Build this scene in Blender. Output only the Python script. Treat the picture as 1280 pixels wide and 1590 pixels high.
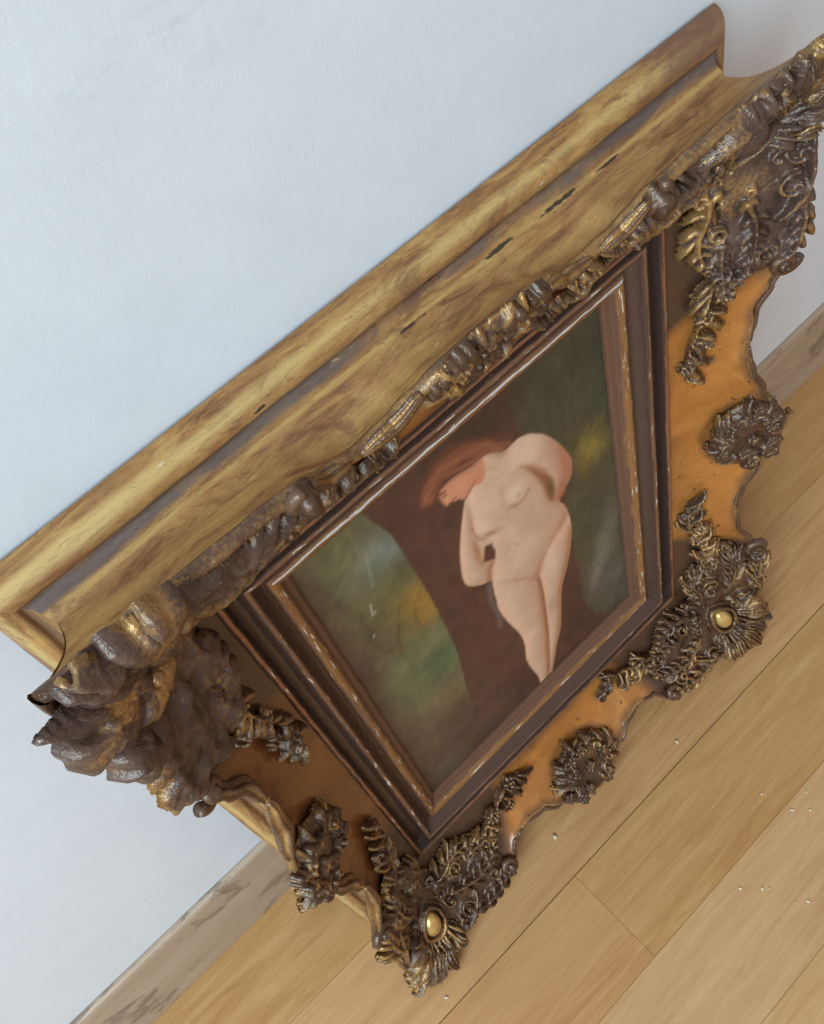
import bpy, math, random
import numpy as np
from mathutils import Vector, Matrix, noise

# ------------------------------------------------------------------ clear
for o in list(bpy.data.objects):
    bpy.data.objects.remove(o, do_unlink=True)
scene = bpy.context.scene
COL = scene.collection

# ------------------------------------------------------------------ camera
cam_d = bpy.data.cameras.new("camera")
cam = bpy.data.objects.new("camera", cam_d)
COL.objects.link(cam)
ROT = Matrix(((0.724541, 0.642166, -0.250326),
              (-0.674219, 0.584966, -0.450826),
              (-0.143073, 0.495417, 0.856792)))
cam.matrix_world = Matrix.Translation((0.04835, -0.21145, 0.69196)) @ ROT.to_4x4()
cam_d.sensor_fit = 'HORIZONTAL'
cam_d.sensor_width = 36.0
cam_d.lens = 39.74
cam_d.clip_start = 0.01
cam_d.clip_end = 50.0
scene.camera = cam

# ------------------------------------------------------------------ world + light
world = bpy.data.worlds.new("World")
scene.world = world
world.use_nodes = True
bg = world.node_tree.nodes["Background"]
bg.inputs[0].default_value = (1.0, 0.915, 0.87, 1)
bg.inputs[1].default_value = 0.62


def area_light(name, loc, target, size, power, color):
    ld = bpy.data.lights.new(name, 'AREA')
    ld.shape = 'RECTANGLE'
    ld.size, ld.size_y = size
    ld.energy = power
    ld.color = color
    lo = bpy.data.objects.new(name, ld)
    COL.objects.link(lo)
    lo.location = loc
    d = Vector(target) - Vector(loc)
    lo.rotation_euler = d.to_track_quat('-Z', 'Y').to_euler()
    return lo


area_light("window_light", (-1.25, -0.85, 1.35), (0.15, -0.05, 0.25), (1.3, 1.3), 64.0, (0.60, 0.83, 1.0))

scene.view_settings.view_transform = 'Standard'
scene.view_settings.look = 'None'
scene.view_settings.exposure = 0.0
scene.view_settings.gamma = 1.0
scene.render.engine = 'CYCLES'

# ------------------------------------------------------------------ constants of the place
S = 0.37                      # metres per frame width
LEAN = math.radians(8.25)     # how far the frame leans back
HA, HB = 0.3425, 0.447        # half size of the outer bead rectangle
KY = 1.08                     # top/bottom margins are a little wider
YB = 0.622                    # half height of the back box
SLOPE = 0.65


# ------------------------------------------------------------------ material helpers
def s2l(c):
    return tuple((v / 12.92 if v <= 0.04045 else ((v + 0.055) / 1.055) ** 2.4) for v in c)


def rgb(r, g, b):
    return s2l((r / 255, g / 255, b / 255)) + (1.0,)


class NT:
    def __init__(self, name):
        self.m = bpy.data.materials.new(name)
        self.m.use_nodes = True
        self.t = self.m.node_tree
        self.b = self.t.nodes["Principled BSDF"]

    def n(self, typ, **kw):
        nd = self.t.nodes.new(typ)
        for k, v in kw.items():
            if k.startswith('i_'):
                key = k[2:]
                key = int(key) if key.isdigit() else key.replace('_', ' ')
                nd.inputs[key].default_value = v
            else:
                setattr(nd, k, v)
        return nd

    def l(self, a, b):
        self.t.links.new(a, b)

    def coords(self, kind='Object', scale=(1, 1, 1), rot=(0, 0, 0), loc=(0, 0, 0)):
        tc = self.n('ShaderNodeTexCoord')
        mp = self.n('ShaderNodeMapping')
        mp.inputs['Scale'].default_value = scale
        mp.inputs['Rotation'].default_value = rot
        mp.inputs['Location'].default_value = loc
        self.l(tc.outputs[kind], mp.inputs['Vector'])
        return mp.outputs['Vector']

    def noise(self, vec, scale, detail=4, rough=0.55, dist=0.0):
        nd = self.n('ShaderNodeTexNoise')
        nd.inputs['Scale'].default_value = scale
        nd.inputs['Detail'].default_value = detail
        nd.inputs['Roughness'].default_value = rough
        nd.inputs['Distortion'].default_value = dist
        if vec is not None:
            self.l(vec, nd.inputs['Vector'])
        return nd.outputs['Fac']

    def ramp(self, fac, stops):
        nd = self.n('ShaderNodeValToRGB')
        el = nd.color_ramp.elements
        while len(el) < len(stops):
            el.new(0.5)
        for e, (p, c) in zip(el, stops):
            e.position = p
            e.color = c if len(c) == 4 else tuple(c) + (1,)
        self.l(fac, nd.inputs['Fac'])
        return nd.outputs['Color']

    def mix(self, fac, a, b, blend='MIX'):
        nd = self.n('ShaderNodeMix', data_type='RGBA', blend_type=blend)
        for sock, val in ((nd.inputs['Factor'], fac), (nd.inputs['A'], a), (nd.inputs['B'], b)):
            if isinstance(val, (float, int)):
                sock.default_value = val
            elif isinstance(val, tuple):
                sock.default_value = val
            else:
                self.l(val, sock)
        return nd.outputs['Result']

    def math(self, op, a, b=0.0, clamp=False):
        nd = self.n('ShaderNodeMath', operation=op, use_clamp=clamp)
        for i, val in enumerate((a, b)):
            if isinstance(val, (float, int)):
                nd.inputs[i].default_value = val
            else:
                self.l(val, nd.inputs[i])
        return nd.outputs[0]

    def bump(self, h, strength=0.3, dist=0.001, prev=None):
        nd = self.n('ShaderNodeBump')
        nd.inputs['Strength'].default_value = strength
        nd.inputs['Distance'].default_value = dist
        self.l(h, nd.inputs['Height'])
        if prev is not None:
            self.l(prev, nd.inputs['Normal'])
        self.l(nd.outputs['Normal'], self.b.inputs['Normal'])
        return nd.outputs['Normal']

    def out(self, color=None, rough=None, metal=None, spec=None, coat=None):
        for key, val in (('Base Color', color), ('Roughness', rough), ('Metallic', metal),
                         ('Specular IOR Level', spec), ('Coat Weight', coat)):
            if val is None:
                continue
            if isinstance(val, (float, int)):
                self.b.inputs[key].default_value = val
            elif isinstance(val, tuple):
                self.b.inputs[key].default_value = val
            else:
                self.l(val, self.b.inputs[key])
        return self.m

    def tint(self, c):
        self.b.inputs['Specular Tint'].default_value = tuple(c) + (1,)


W1 = (1, 1, 1, 1)
K0 = (0, 0, 0, 1)


def mat_wall():
    t = NT("wall_paint")
    v = t.coords('Object')
    big = t.noise(v, 3.0, 3)
    fine = t.noise(v, 900, 2)
    roll = t.noise(t.coords('Object', (260, 260, 90)), 1.0, 3)
    col = t.ramp(big, [(0.3, (0.635, 0.64, 0.65)), (0.7, (0.665, 0.67, 0.68))])
    # faint grey rub mark and a few specks
    m1 = t.coords('Object', (17, 0, 60), (0, 0, 0), (-2.45, 0, -33.9))
    ln = t.n('ShaderNodeVectorMath', operation='LENGTH')
    t.l(m1, ln.inputs[0])
    mk = t.math('SUBTRACT', 1.0, ln.outputs['Value'], True)
    sp = t.ramp(t.noise(t.coords('Object', (60, 60, 180)), 1.0, 4, 0.7), [(0.5, K0), (0.62, W1)])
    col = t.mix(t.math('MULTIPLY', t.math('MULTIPLY', mk, sp), 0.26), col, (0.34, 0.36, 0.37, 1))
    mot = t.ramp(t.noise(v, 22, 6, 0.7), [(0.35, (0.94, 0.94, 0.94, 1)), (0.65, W1)])
    col = t.mix(1.0, col, mot, 'MULTIPLY')
    speck = t.ramp(t.noise(v, 70, 2, 0.4), [(0.72, K0), (0.76, W1)])
    col = t.mix(t.math('MULTIPLY', speck, 0.25), col, (0.5, 0.5, 0.5, 1))
    t.bump(t.math('ADD', t.math('MULTIPLY', fine, 0.4), t.math('MULTIPLY', roll, 0.8)), 0.16, 0.0007)
    return t.out(col, 0.62, 0.0, 0.35)


def mat_floor(name, base, dark, light):
    t = NT(name)
    oi = t.n('ShaderNodeObjectInfo')
    tc = t.n('ShaderNodeTexCoord')
    add = t.n('ShaderNodeVectorMath', operation='ADD')
    t.l(tc.outputs['Object'], add.inputs[0])
    off = t.n('ShaderNodeVectorMath', operation='SCALE')
    off.inputs[0].default_value = (7.3, 3.1, 5.7)
    t.l(oi.outputs['Random'], off.inputs['Scale'])
    t.l(off.outputs[0], add.inputs[1])

    def mp(scale):
        m = t.n('ShaderNodeMapping')
        m.inputs['Scale'].default_value = scale
        t.l(add.outputs[0], m.inputs['Vector'])
        return m.outputs['Vector']
    g1 = t.noise(mp((11, 130, 130)), 1.0, 9, 0.72, 1.2)
    g2 = t.noise(mp((55, 1300, 1300)), 1.0, 4, 0.65)
    g3 = t.noise(mp((3, 12, 12)), 1.0, 2, 0.5)
    fl = t.noise(mp((130, 900, 900)), 1.0, 1, 0.5)
    col = t.ramp(g1, [(0.28, dark), (0.50, base), (0.72, light)])
    col = t.mix(t.math('MULTIPLY', g2, 0.35), col, dark, 'MULTIPLY')
    col = t.mix(t.ramp(g3, [(0.40, K0), (0.80, (0.5, 0.5, 0.5, 1))]), col, light)
    fk = t.ramp(fl, [(0.66, K0), (0.74, W1)])
    col = t.mix(t.math('MULTIPLY', fk, 0.35), col, dark)
    hs = t.n('ShaderNodeHueSaturation')
    t.l(t.math('ADD', t.math('MULTIPLY', oi.outputs['Random'], 0.12), 0.94), hs.inputs['Value'])
    t.l(t.math('ADD', t.math('MULTIPLY', oi.outputs['Random'], -0.1), 1.08), hs.inputs['Saturation'])
    t.l(col, hs.inputs['Color'])
    t.bump(t.math('ADD', g2, t.math('MULTIPLY', g1, 0.5)), 0.14, 0.0005)
    rg = t.math('ADD', t.math('MULTIPLY', g3, 0.18), 0.22)
    return t.out(hs.outputs['Color'], rg, 0.0, 0.4)


def mat_skirting():
    t = NT("skirting_oak")
    v = t.coords('Object', (4, 40, 40))
    g1 = t.noise(v, 1.0, 5, 0.6, 0.8)
    g2 = t.noise(t.coords('Object', (30, 400, 400)), 1.0, 3)
    col = t.ramp(g1, [(0.3, (0.36, 0.245, 0.16)), (0.7, (0.46, 0.335, 0.235))])
    fig = t.noise(t.coords('Object', (14, 60, 22), (0, math.radians(30), 0), (3.3, 0, 0)), 1.0, 8, 0.72, 0.5)
    col = t.mix(t.ramp(fig, [(0.535, K0), (0.575, (0.8, 0.8, 0.8, 1))]), col, (0.20, 0.13, 0.09, 1))
    col = t.mix(t.math('MULTIPLY', g2, 0.3), col, (0.2, 0.14, 0.09, 1), 'MULTIPLY')
    t.bump(g2, 0.06, 0.0005)
    return t.out(col, 0.38, 0.0, 0.4)


def mat_panel():
    t = NT("gilt_panel")
    v = t.coords('Object')
    b = t.noise(v, 18, 4, 0.55)
    f = t.noise(v, 160, 4, 0.6)
    col = t.ramp(b, [(0.30, (0.44, 0.155, 0.032)), (0.52, (0.55, 0.215, 0.045)), (0.75, (0.62, 0.285, 0.072))])
    # blotches and fine cracks in the bronze paint, then shade painted on the left panel and the darker old patination round the ornament
    bl = t.ramp(t.noise(v, 42, 5, 0.65, 0.6), [(0.42, K0), (0.60, (0.7, 0.7, 0.7, 1))])
    col = t.mix(bl, col, (0.40, 0.150, 0.030, 1))
    cr = t.ramp(t.noise(t.coords('Object', (150, 150, 150)), 1.0, 5, 0.7, 1.5), [(0.485, K0), (0.5, (0.55, 0.55, 0.55, 1)), (0.515, K0)])
    col = t.mix(cr, col, (0.20, 0.075, 0.02, 1))
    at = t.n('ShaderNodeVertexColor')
    at.layer_name = 'patina_shade'
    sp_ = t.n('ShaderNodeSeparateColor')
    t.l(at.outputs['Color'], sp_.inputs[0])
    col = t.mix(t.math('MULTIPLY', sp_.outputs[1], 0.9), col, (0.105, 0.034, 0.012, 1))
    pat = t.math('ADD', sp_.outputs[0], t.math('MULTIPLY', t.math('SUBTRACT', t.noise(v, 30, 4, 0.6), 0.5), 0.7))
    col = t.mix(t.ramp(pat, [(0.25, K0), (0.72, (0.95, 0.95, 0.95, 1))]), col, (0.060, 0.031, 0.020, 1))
    sp = t.ramp(t.noise(v, 210, 1, 0.4), [(0.72, K0), (0.76, W1)])
    col = t.mix(t.math('MULTIPLY', sp, 0.7), col, (0.05, 0.025, 0.012, 1))
    col = t.mix(t.math('MULTIPLY', f, 0.30), col, (0.35, 0.2, 0.1, 1), 'MULTIPLY')
    t.bump(t.math('ADD', f, t.math('MULTIPLY', b, 1.5)), 0.16, 0.0008)
    return t.out(col, t.math('ADD', t.math('MULTIPLY', b, 0.2), 0.20), 0.25, 0.5, 0.25)


def mat_compo(name, gold=0.0, base_a=(0.026, 0.011, 0.006), base_b=(0.085, 0.039, 0.022), patch=1.0, crumb=0.0):
    t = NT(name)
    v = t.coords('Object')
    geo = t.n('ShaderNodeNewGeometry')
    b = t.noise(v, 75, 4, 0.6)
    f = t.noise(v, 560, 3, 0.6)
    big = t.noise(v, 26, 2, 0.5)
    col = t.ramp(b, [(0.32, base_a), (0.68, base_b)])
    pt = t.math('SUBTRACT', geo.outputs['Pointiness'], 0.5)
    wear = t.math('ADD', t.math('MULTIPLY', pt, 5.0), t.math('MULTIPLY', t.math('SUBTRACT', f, 0.5), 0.9))
    wear = t.math('ADD', wear, t.math('MULTIPLY', t.math('SUBTRACT', big, 0.5 - gold), 1.3 * patch))
    gm = t.ramp(wear, [(0.16, K0), (0.62, W1)])
    gc = t.ramp(b, [(0.3, (0.26, 0.115, 0.036)), (0.7, (0.50, 0.29, 0.095))])
    col = t.mix(t.math('MULTIPLY', gm, 0.82), col, gc)
    # gesso showing where it is knocked off
    gs = t.ramp(t.math('ADD', f, t.math('MULTIPLY', pt, 1.2)), [(0.74, K0), (0.78, W1)])
    col = t.mix(t.math('MULTIPLY', gs, 0.6), col, (0.55, 0.43, 0.33, 1))
    hb = t.math('ADD', t.math('MULTIPLY', b, 1.0), t.math('MULTIPLY', f, 0.5))
    if crumb:
        vo = t.n('ShaderNodeTexVoronoi')
        vo.inputs['Scale'].default_value = 210
        t.l(v, vo.inputs['Vector'])
        hb = t.math('ADD', hb, t.math('MULTIPLY', vo.outputs['Distance'], crumb))
        hb = t.math('ADD', hb, t.math('MULTIPLY', t.noise(v, 190, 5, 0.7), crumb * 1.5))
    t.bump(hb, 0.6 + 0.3 * crumb, 0.0016 + 0.0012 * crumb)
    met = t.math('MULTIPLY', gm, 0.45)
    t.tint((1.0, 0.82, 0.66))
    return t.out(col, t.math('ADD', t.math('MULTIPLY', b, 0.30), 0.10), met, 0.6)


def mat_rail():
    t = NT("rail_worn_gold")
    uv = t.n('ShaderNodeUVMap')
    uv.uv_map = 'UVMap'

    def mp(scale):
        m = t.n('ShaderNodeMapping')
        m.inputs['Scale'].default_value = scale
        t.l(uv.outputs[0], m.inputs['Vector'])
        return m.outputs['Vector']
    s1 = t.noise(mp((26, 130, 1)), 1.0, 9, 0.74, 1.0)
    s2 = t.noise(mp((110, 620, 1)), 1.0, 5, 0.65, 0.5)
    big = t.noise(mp((14, 26, 1)), 1.0, 4, 0.55)
    col = t.ramp(s1, [(0.34, (0.13, 0.050, 0.018)), (0.46, (0.32, 0.150, 0.048)), (0.60, (0.46, 0.265, 0.085))])
    col = t.mix(t.ramp(big, [(0.45, K0), (0.70, (0.65, 0.65, 0.65, 1))]), col, (0.25, 0.105, 0.042, 1))
    sep = t.n('ShaderNodeSeparateXYZ')
    t.l(uv.outputs[0], sep.inputs[0])
    for (cv_, cw_, cc_) in CRESTS:
        p = t.math('SUBTRACT', 1.0, t.math('MULTIPLY', t.math('ABSOLUTE', t.math('SUBTRACT', sep.outputs['Y'], cv_)), 1.0 / cw_), True)
        p = t.ramp(t.math('ADD', p, t.math('MULTIPLY', t.math('SUBTRACT', big, 0.5), 1.4)), [(0.30, K0), (0.85, (0.8, 0.8, 0.8, 1))])
        col = t.mix(p, col, cc_)
    stain = t.ramp(t.noise(mp((34, 70, 2)), 1.0, 7, 0.72, 0.8), [(0.54, K0), (0.66, (0.75, 0.75, 0.75, 1))])
    col = t.mix(stain, col, (0.17, 0.072, 0.032, 1))
    # dark grey band along the groove (profile position), broken up by noise
    nb = t.math('ADD', sep.outputs['Y'], t.math('MULTIPLY', t.math('SUBTRACT', big, 0.5), 0.010))
    dg = t.ramp(t.math('MULTIPLY', t.math('ABSOLUTE', t.math('SUBTRACT', nb, GROOVE_V)), 100.0),
                [(0.16, W1), (0.42, K0)])
    groove_grey = t.mix(s2, (0.055, 0.042, 0.040, 1), (0.14, 0.115, 0.11, 1))
    col = t.mix(t.math('MULTIPLY', dg, t.ramp(big, [(0.30, (0.15, 0.15, 0.15, 1)), (0.55, (0.85, 0.85, 0.85, 1))])), col, groove_grey)
    # dark chips where the gilding has flaked, elongated along the rail
    chip = t.ramp(t.noise(mp((55, 330, 1)), 1.0, 3, 0.5, 0.3), [(0.725, K0), (0.75, W1)])
    col = t.mix(t.math('MULTIPLY', chip, 0.85), col, (0.035, 0.02, 0.014, 1))
    crk = t.ramp(t.noise(mp((26, 300, 1)), 1.0, 6, 0.7, 1.0), [(0.488, K0), (0.5, (0.8, 0.8, 0.8, 1)), (0.512, K0)])
    col = t.mix(crk, col, (0.10, 0.045, 0.02, 1))
    # long losses of gilding down to dark wood, and the reddish rubbed right end of the top rail
    wob = t.math('MULTIPLY', t.math('SUBTRACT', t.noise(mp((140, 300, 1)), 1.0, 4, 0.75), 0.5), 4.2)
    for (gc_, gv_, gl_, gw_) in GOUGES:
        du = t.math('MULTIPLY', t.math('SUBTRACT', sep.outputs['X'], gc_), 1.0 / gl_)
        dv = t.math('MULTIPLY', t.math('SUBTRACT', sep.outputs['Y'], gv_), 1.0 / gw_)
        rr_ = t.math('ADD', t.math('ADD', t.math('MULTIPLY', du, du), t.math('MULTIPLY', dv, dv)), wob)
        gm_ = t.ramp(rr_, [(0.45, W1), (0.80, K0)])
        col = t.mix(t.math('MULTIPLY', gm_, 0.92), col, (0.030, 0.016, 0.011, 1))
    du = t.math('ADD', t.math('SUBTRACT', RAIL_END, sep.outputs['X']), t.math('MULTIPLY', wob, 0.016))
    dv = t.math('SUBTRACT', sep.outputs['Y'], GROOVE_V + 0.002)
    endm = t.math('MULTIPLY', t.ramp(t.math('MULTIPLY', du, 20.0), [(0.1, K0), (0.7, W1)]), t.ramp(t.math('MULTIPLY', dv, 100.0), [(0.0, K0), (0.3, W1)]))
    only = t.math('MULTIPLY', t.math('GREATER_THAN', sep.outputs['X'], 2.8), t.math('LESS_THAN', sep.outputs['X'], 4.2))
    col = t.mix(t.math('MULTIPLY', t.math('MULTIPLY', endm, only), 0.8), col, (0.16, 0.075, 0.045, 1))
    pale = t.ramp(t.noise(mp((70, 260, 3)), 1.0, 2, 0.5, 0.2), [(0.74, K0), (0.77, W1)])
    col = t.mix(t.math('MULTIPLY', pale, 0.6), col, (0.6, 0.52, 0.42, 1))
    h = t.math('SUBTRACT', t.math('ADD', t.math('MULTIPLY', s1, 0.6), t.math('MULTIPLY', s2, 0.5)), t.math('MULTIPLY', chip, 0.8))
    t.bump(h, 0.35, 0.0012)
    return t.out(col, t.math('ADD', t.math('MULTIPLY', s2, 0.25), 0.34), 0.22, 0.45)


def mat_bead(name, dark, copper, crests, width, chips=0.70, strength=1.0, glare_streak=None):
    """dark stained moulding, rubbed through to copper coloured bole on its crests (profile positions in metres)"""
    t = NT(name)
    uv = t.n('ShaderNodeUVMap')
    uv.uv_map = 'UVMap'

    def mp(scale):
        m = t.n('ShaderNodeMapping')
        m.inputs['Scale'].default_value = scale
        t.l(uv.outputs[0], m.inputs['Vector'])
        return m.outputs['Vector']
    sep = t.n('ShaderNodeSeparateXYZ')
    t.l(uv.outputs[0], sep.inputs[0])
    s1 = t.noise(mp((70, 420, 1)), 1.0, 4, 0.65, 0.4)
    s2 = t.noise(mp((300, 1500, 1)), 1.0, 3, 0.6)
    big = t.noise(mp((14, 40, 1)), 1.0, 2)
    prox = None
    for c in crests:
        p = t.math('SUBTRACT', 1.0, t.math('MULTIPLY', t.math('ABSOLUTE', t.math('SUBTRACT', sep.outputs['Y'], c)), 1.0 / width), True)
        prox = p if prox is None else t.math('MAXIMUM', prox, p)
    wear = t.math('ADD', t.math('MULTIPLY', prox, 0.75), t.math('MULTIPLY', t.math('SUBTRACT', s1, 0.5), 1.1))
    wear = t.math('ADD', wear, t.math('MULTIPLY', t.math('SUBTRACT', big, 0.5), 0.9))
    mk = t.ramp(wear, [(0.30, K0), (0.55, W1)])
    base = t.mix(s2, tuple(dark) + (1,), tuple(c * 1.7 for c in dark) + (1,))
    cop = t.mix(s2, tuple(c * 0.6 for c in copper) + (1,), tuple(c * 1.35 for c in copper) + (1,))
    col = t.mix(t.math('MULTIPLY', mk, 0.92 * strength), base, cop)
    w2 = t.math('ADD', t.math('MULTIPLY', prox, 0.16), s1)
    ch = t.ramp(w2, [(chips, K0), (chips + 0.025, W1)])
    col = t.mix(ch, col, (0.66, 0.60, 0.52, 1))
    if glare_streak:  # white glare along the top slip, put into its colour
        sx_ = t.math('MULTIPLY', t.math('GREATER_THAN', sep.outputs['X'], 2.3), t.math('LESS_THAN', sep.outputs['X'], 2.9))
        p = t.math('SUBTRACT', 1.0, t.math('MULTIPLY', t.math('ABSOLUTE', t.math('SUBTRACT', sep.outputs['Y'], glare_streak)), 1.0 / 0.0016), True)
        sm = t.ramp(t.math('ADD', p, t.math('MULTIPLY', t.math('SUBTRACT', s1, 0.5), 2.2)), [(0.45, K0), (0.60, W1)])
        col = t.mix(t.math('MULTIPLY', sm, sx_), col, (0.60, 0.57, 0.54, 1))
    t.bump(t.math('ADD', s1, t.math('MULTIPLY', s2, 0.4)), 0.35, 0.0009)
    t.tint((1.0, 0.84, 0.72))
    return t.out(col, t.math('ADD', t.math('MULTIPLY', s1, 0.2), 0.18), t.math('MULTIPLY', mk, 0.3), 0.5)


def mat_cab():
    t = NT("cabochon_gold")
    v = t.coords('Object')
    b = t.noise(v, 130, 4)
    col = t.ramp(b, [(0.3, (0.40, 0.20, 0.05)), (0.7, (0.66, 0.44, 0.15))])
    t.bump(b, 0.15, 0.0006)
    return t.out(col, 0.28, 0.5, 0.5)


def mat_painting():
    t = NT("oil_painting")
    at = t.n('ShaderNodeVertexColor')
    at.layer_name = 'paint'
    v = t.coords('Object', (260, 260, 700), (0, 0.5, 0))
    st = t.noise(v, 1.0, 4, 0.6)
    wv = t.noise(t.coords('Object'), 1400, 2)
    col = t.mix(t.math('MULTIPLY', st, 0.40), at.outputs['Color'], (0.5, 0.45, 0.40, 1), 'MULTIPLY')
    t.bump(t.math('ADD', st, t.math('MULTIPLY', wv, 0.3)), 0.22, 0.0006)
    return t.out(col, 0.36, 0.0, 0.35)


def mat_plain(name, col, rough=0.6):
    t = NT(name)
    b = t.noise(t.coords('Object'), 120, 4)
    c = t.mix(b, tuple(col) + (1,), tuple(x * 0.6 for x in col) + (1,))
    return t.out(c, rough, 0.0, 0.4)


# ------------------------------------------------------------------ mesh helpers
def mesh_obj(name, verts, faces, mat, parent=None, smooth=True, uvs=None):
    me = bpy.data.meshes.new(name)
    me.from_pydata([tuple(v) for v in verts], [], faces)
    if uvs is not None:
        ul = me.uv_layers.new(name='UVMap')
        idx = np.empty(len(me.loops), dtype=np.int32)
        me.loops.foreach_get('vertex_index', idx)
        arr = np.asarray(uvs, dtype=np.float32)[idx]
        ul.data.foreach_set('uv', arr.ravel())
    if smooth:
        me.polygons.foreach_set('use_smooth', [True] * len(me.polygons))
    me.materials.append(mat)
    o = bpy.data.objects.new(name, me)
    COL.objects.link(o)
    if parent:
        o.parent = parent
    return o


def grid_faces(nu, nv, close_v=False, flip=False):
    f = []
    for i in range(nu - 1):
        for j in range(nv if close_v else nv - 1):
            a, b = i * nv + j, i * nv + (j + 1) % nv
            c, d = (i + 1) * nv + (j + 1) % nv, (i + 1) * nv + j
            f.append((a, b, c, d) if not flip else (d, c, b, a))
    return f


def catmull(pts, k):
    out = []
    n = len(pts)
    for i in range(n - 1):
        p0, p1, p2, p3 = pts[max(i - 1, 0)], pts[i], pts[i + 1], pts[min(i + 2, n - 1)]
        for j in range(k):
            s = j / k
            out.append(tuple(0.5 * (2 * b + (c - a) * s + (2 * a - 5 * b + 4 * c - d) * s * s + (3 * b - a - 3 * c + d) * s ** 3)
                             for a, b, c, d in zip(p0, p1, p2, p3)))
    out.append(tuple(pts[-1]))
    return out


def interp(x, tab):
    if x <= tab[0][0]:
        return tab[0][1]
    for (x0, y0), (x1, y1) in zip(tab, tab[1:]):
        if x <= x1:
            s = (x - x0) / (x1 - x0)
            s = s * s * (3 - 2 * s)
            return y0 + (y1 - y0) * s
    return tab[-1][1]


TANL = math.tan(LEAN)


def L(x, y, n):
    """frame coordinates (centre, width = 1) to metres under the frame's base; never below the floor"""
    yb = y + YB
    lim = -n * TANL - 0.002
    if yb < lim:
        yb = lim
    return (x * S, -n * S, yb * S)


# ------------------------------------------------------------------ setting: wall, skirting, floor
def box_mesh(x0, x1, y0, y1, z0, z1):
    v = [(x0, y0, z0), (x1, y0, z0), (x1, y1, z0), (x0, y1, z0), (x0, y0, z1), (x1, y0, z1), (x1, y1, z1), (x0, y1, z1)]
    f = [(0, 3, 2, 1), (4, 5, 6, 7), (0, 1, 5, 4), (1, 2, 6, 5), (2, 3, 7, 6), (3, 0, 4, 7)]
    return v, f


M_wall = mat_wall()
v, f = box_mesh(-2.2, 2.6, 0.0, 0.12, -0.02, 2.4)
wall = mesh_obj('wall', v, f, M_wall, smooth=False)
wall['kind'] = 'structure'
wall['label'] = 'white painted plaster wall behind the leaning frame'

prof = [(0.0, 0.0), (-0.0126, 0.0), (-0.0124, 0.010), (-0.0045, 0.0795), (-0.0036, 0.0818), (-0.0020, 0.0826), (0.0, 0.0828)]
vs, fs = [], []
for x in (-2.2, 2.6):
    for (y, zz) in prof:
        vs.append((x, y - 0.0004, zz + 0.0005))
npf = len(prof)
for j in range(npf):
    fs.append((j, (j + 1) % npf, npf + (j + 1) % npf, npf + j))
fs += [tuple(range(npf))[::-1], tuple(range(npf, 2 * npf))]
sk = mesh_obj('skirting_board', vs, fs, mat_skirting(), smooth=False)
sk['kind'] = 'structure'
sk['label'] = 'greyish oak skirting board with dark grain marks along the white wall'

v, f = box_mesh(-2.2, 2.6, -3.0, 0.0, -0.03, -0.0035)
floor = mesh_obj('floor', v, f, mat_plain('floor_joint', (0.15, 0.085, 0.042)), smooth=False)
floor['kind'] = 'structure'
floor['label'] = 'light brown strip parquet floor'
M_fl = [mat_floor('parquet_honey', (0.46, 0.252, 0.105, 1), (0.35, 0.178, 0.068, 1), (0.54, 0.325, 0.150, 1)),
        mat_floor('parquet_pale', (0.45, 0.248, 0.104, 1), (0.36, 0.182, 0.072, 1), (0.53, 0.325, 0.155, 1)),
        mat_floor('parquet_orange', (0.44, 0.228, 0.090, 1), (0.34, 0.162, 0.060, 1), (0.51, 0.290, 0.125, 1))]


def plank(x0, x1, y0, y1, mat, gap=0.0):
    g = 0.00007
    bv = 0.00022
    x0 += g; x1 -= g; y0 += g; y1 -= g + gap
    v = []
    for (i, z) in ((0, -0.0034), (0, -bv), (bv, 0.0)):
        v += [(x0 + i, y0 + i, z), (x1 - i, y0 + i, z), (x1 - i, y1 - i, z), (x0 + i, y1 - i, z)]
    f = [(8, 9, 10, 11)]
    for r in (0, 4):
        for j in range(4):
            f.append((r + j, r + (j + 1) % 4, r + 4 + (j + 1) % 4, r + 4 + j))
    cx, cy = (x0 + x1) / 2, (y0 + y1) / 2
    v = [(a - cx, b - cy, c) for a, b, c in v]
    o = mesh_obj('floor_plank', v, f, mat, floor, smooth=False)
    o.location = (cx, cy, 0)
    return o


rnd = random.Random(5)
y_edges = [-0.0005, -0.0098, -0.0797, -0.1496, -0.2208, -0.2910]
while y_edges[-1] > -1.4:
    y_edges.append(y_edges[-1] - 0.0700)
fixed = {0: [-0.30, 0.9], 1: [-0.36, 0.72], 2: [-0.21, 0.60], 3: [-0.33, 0.1275, 0.66], 4: [-0.10, 0.49], 5: [0.02, 0.36]}
tone = {1: [0, 0, 0], 2: [0, 2, 0], 3: [1, 2, 1, 0], 4: [2, 1, 0], 5: [1, 0, 1]}
for r in range(len(y_edges) - 1):
    cuts = fixed.get(r)
    if cuts is None:
        c = -0.5 + rnd.random() * 0.4
        cuts = []
        while c < 1.6:
            cuts.append(c)
            c += rnd.uniform(0.32, 0.55)
    xs = [-1.6] + cuts + [1.9]
    for i in range(len(xs) - 1):
        tm = tone[r][i % len(tone[r])] if r in tone else rnd.randrange(3)
        plank(xs[i], xs[i + 1], y_edges[r + 1], y_edges[r], M_fl[tm], 0.0003 if r == 3 else 0.0)

# ------------------------------------------------------------------ the framed painting
root = bpy.data.objects.new('framed_painting', None)
COL.objects.link(root)
root.location = (0.4985 * S, -1.245 * S * math.sin(LEAN) - 0.0012, 0.0012)
root.rotation_euler = (-LEAN, 0, 0)
root['label'] = 'ornate dark and gold rococo frame with small nude figure painting leaning on wall'
root['category'] = 'painting'

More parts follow.
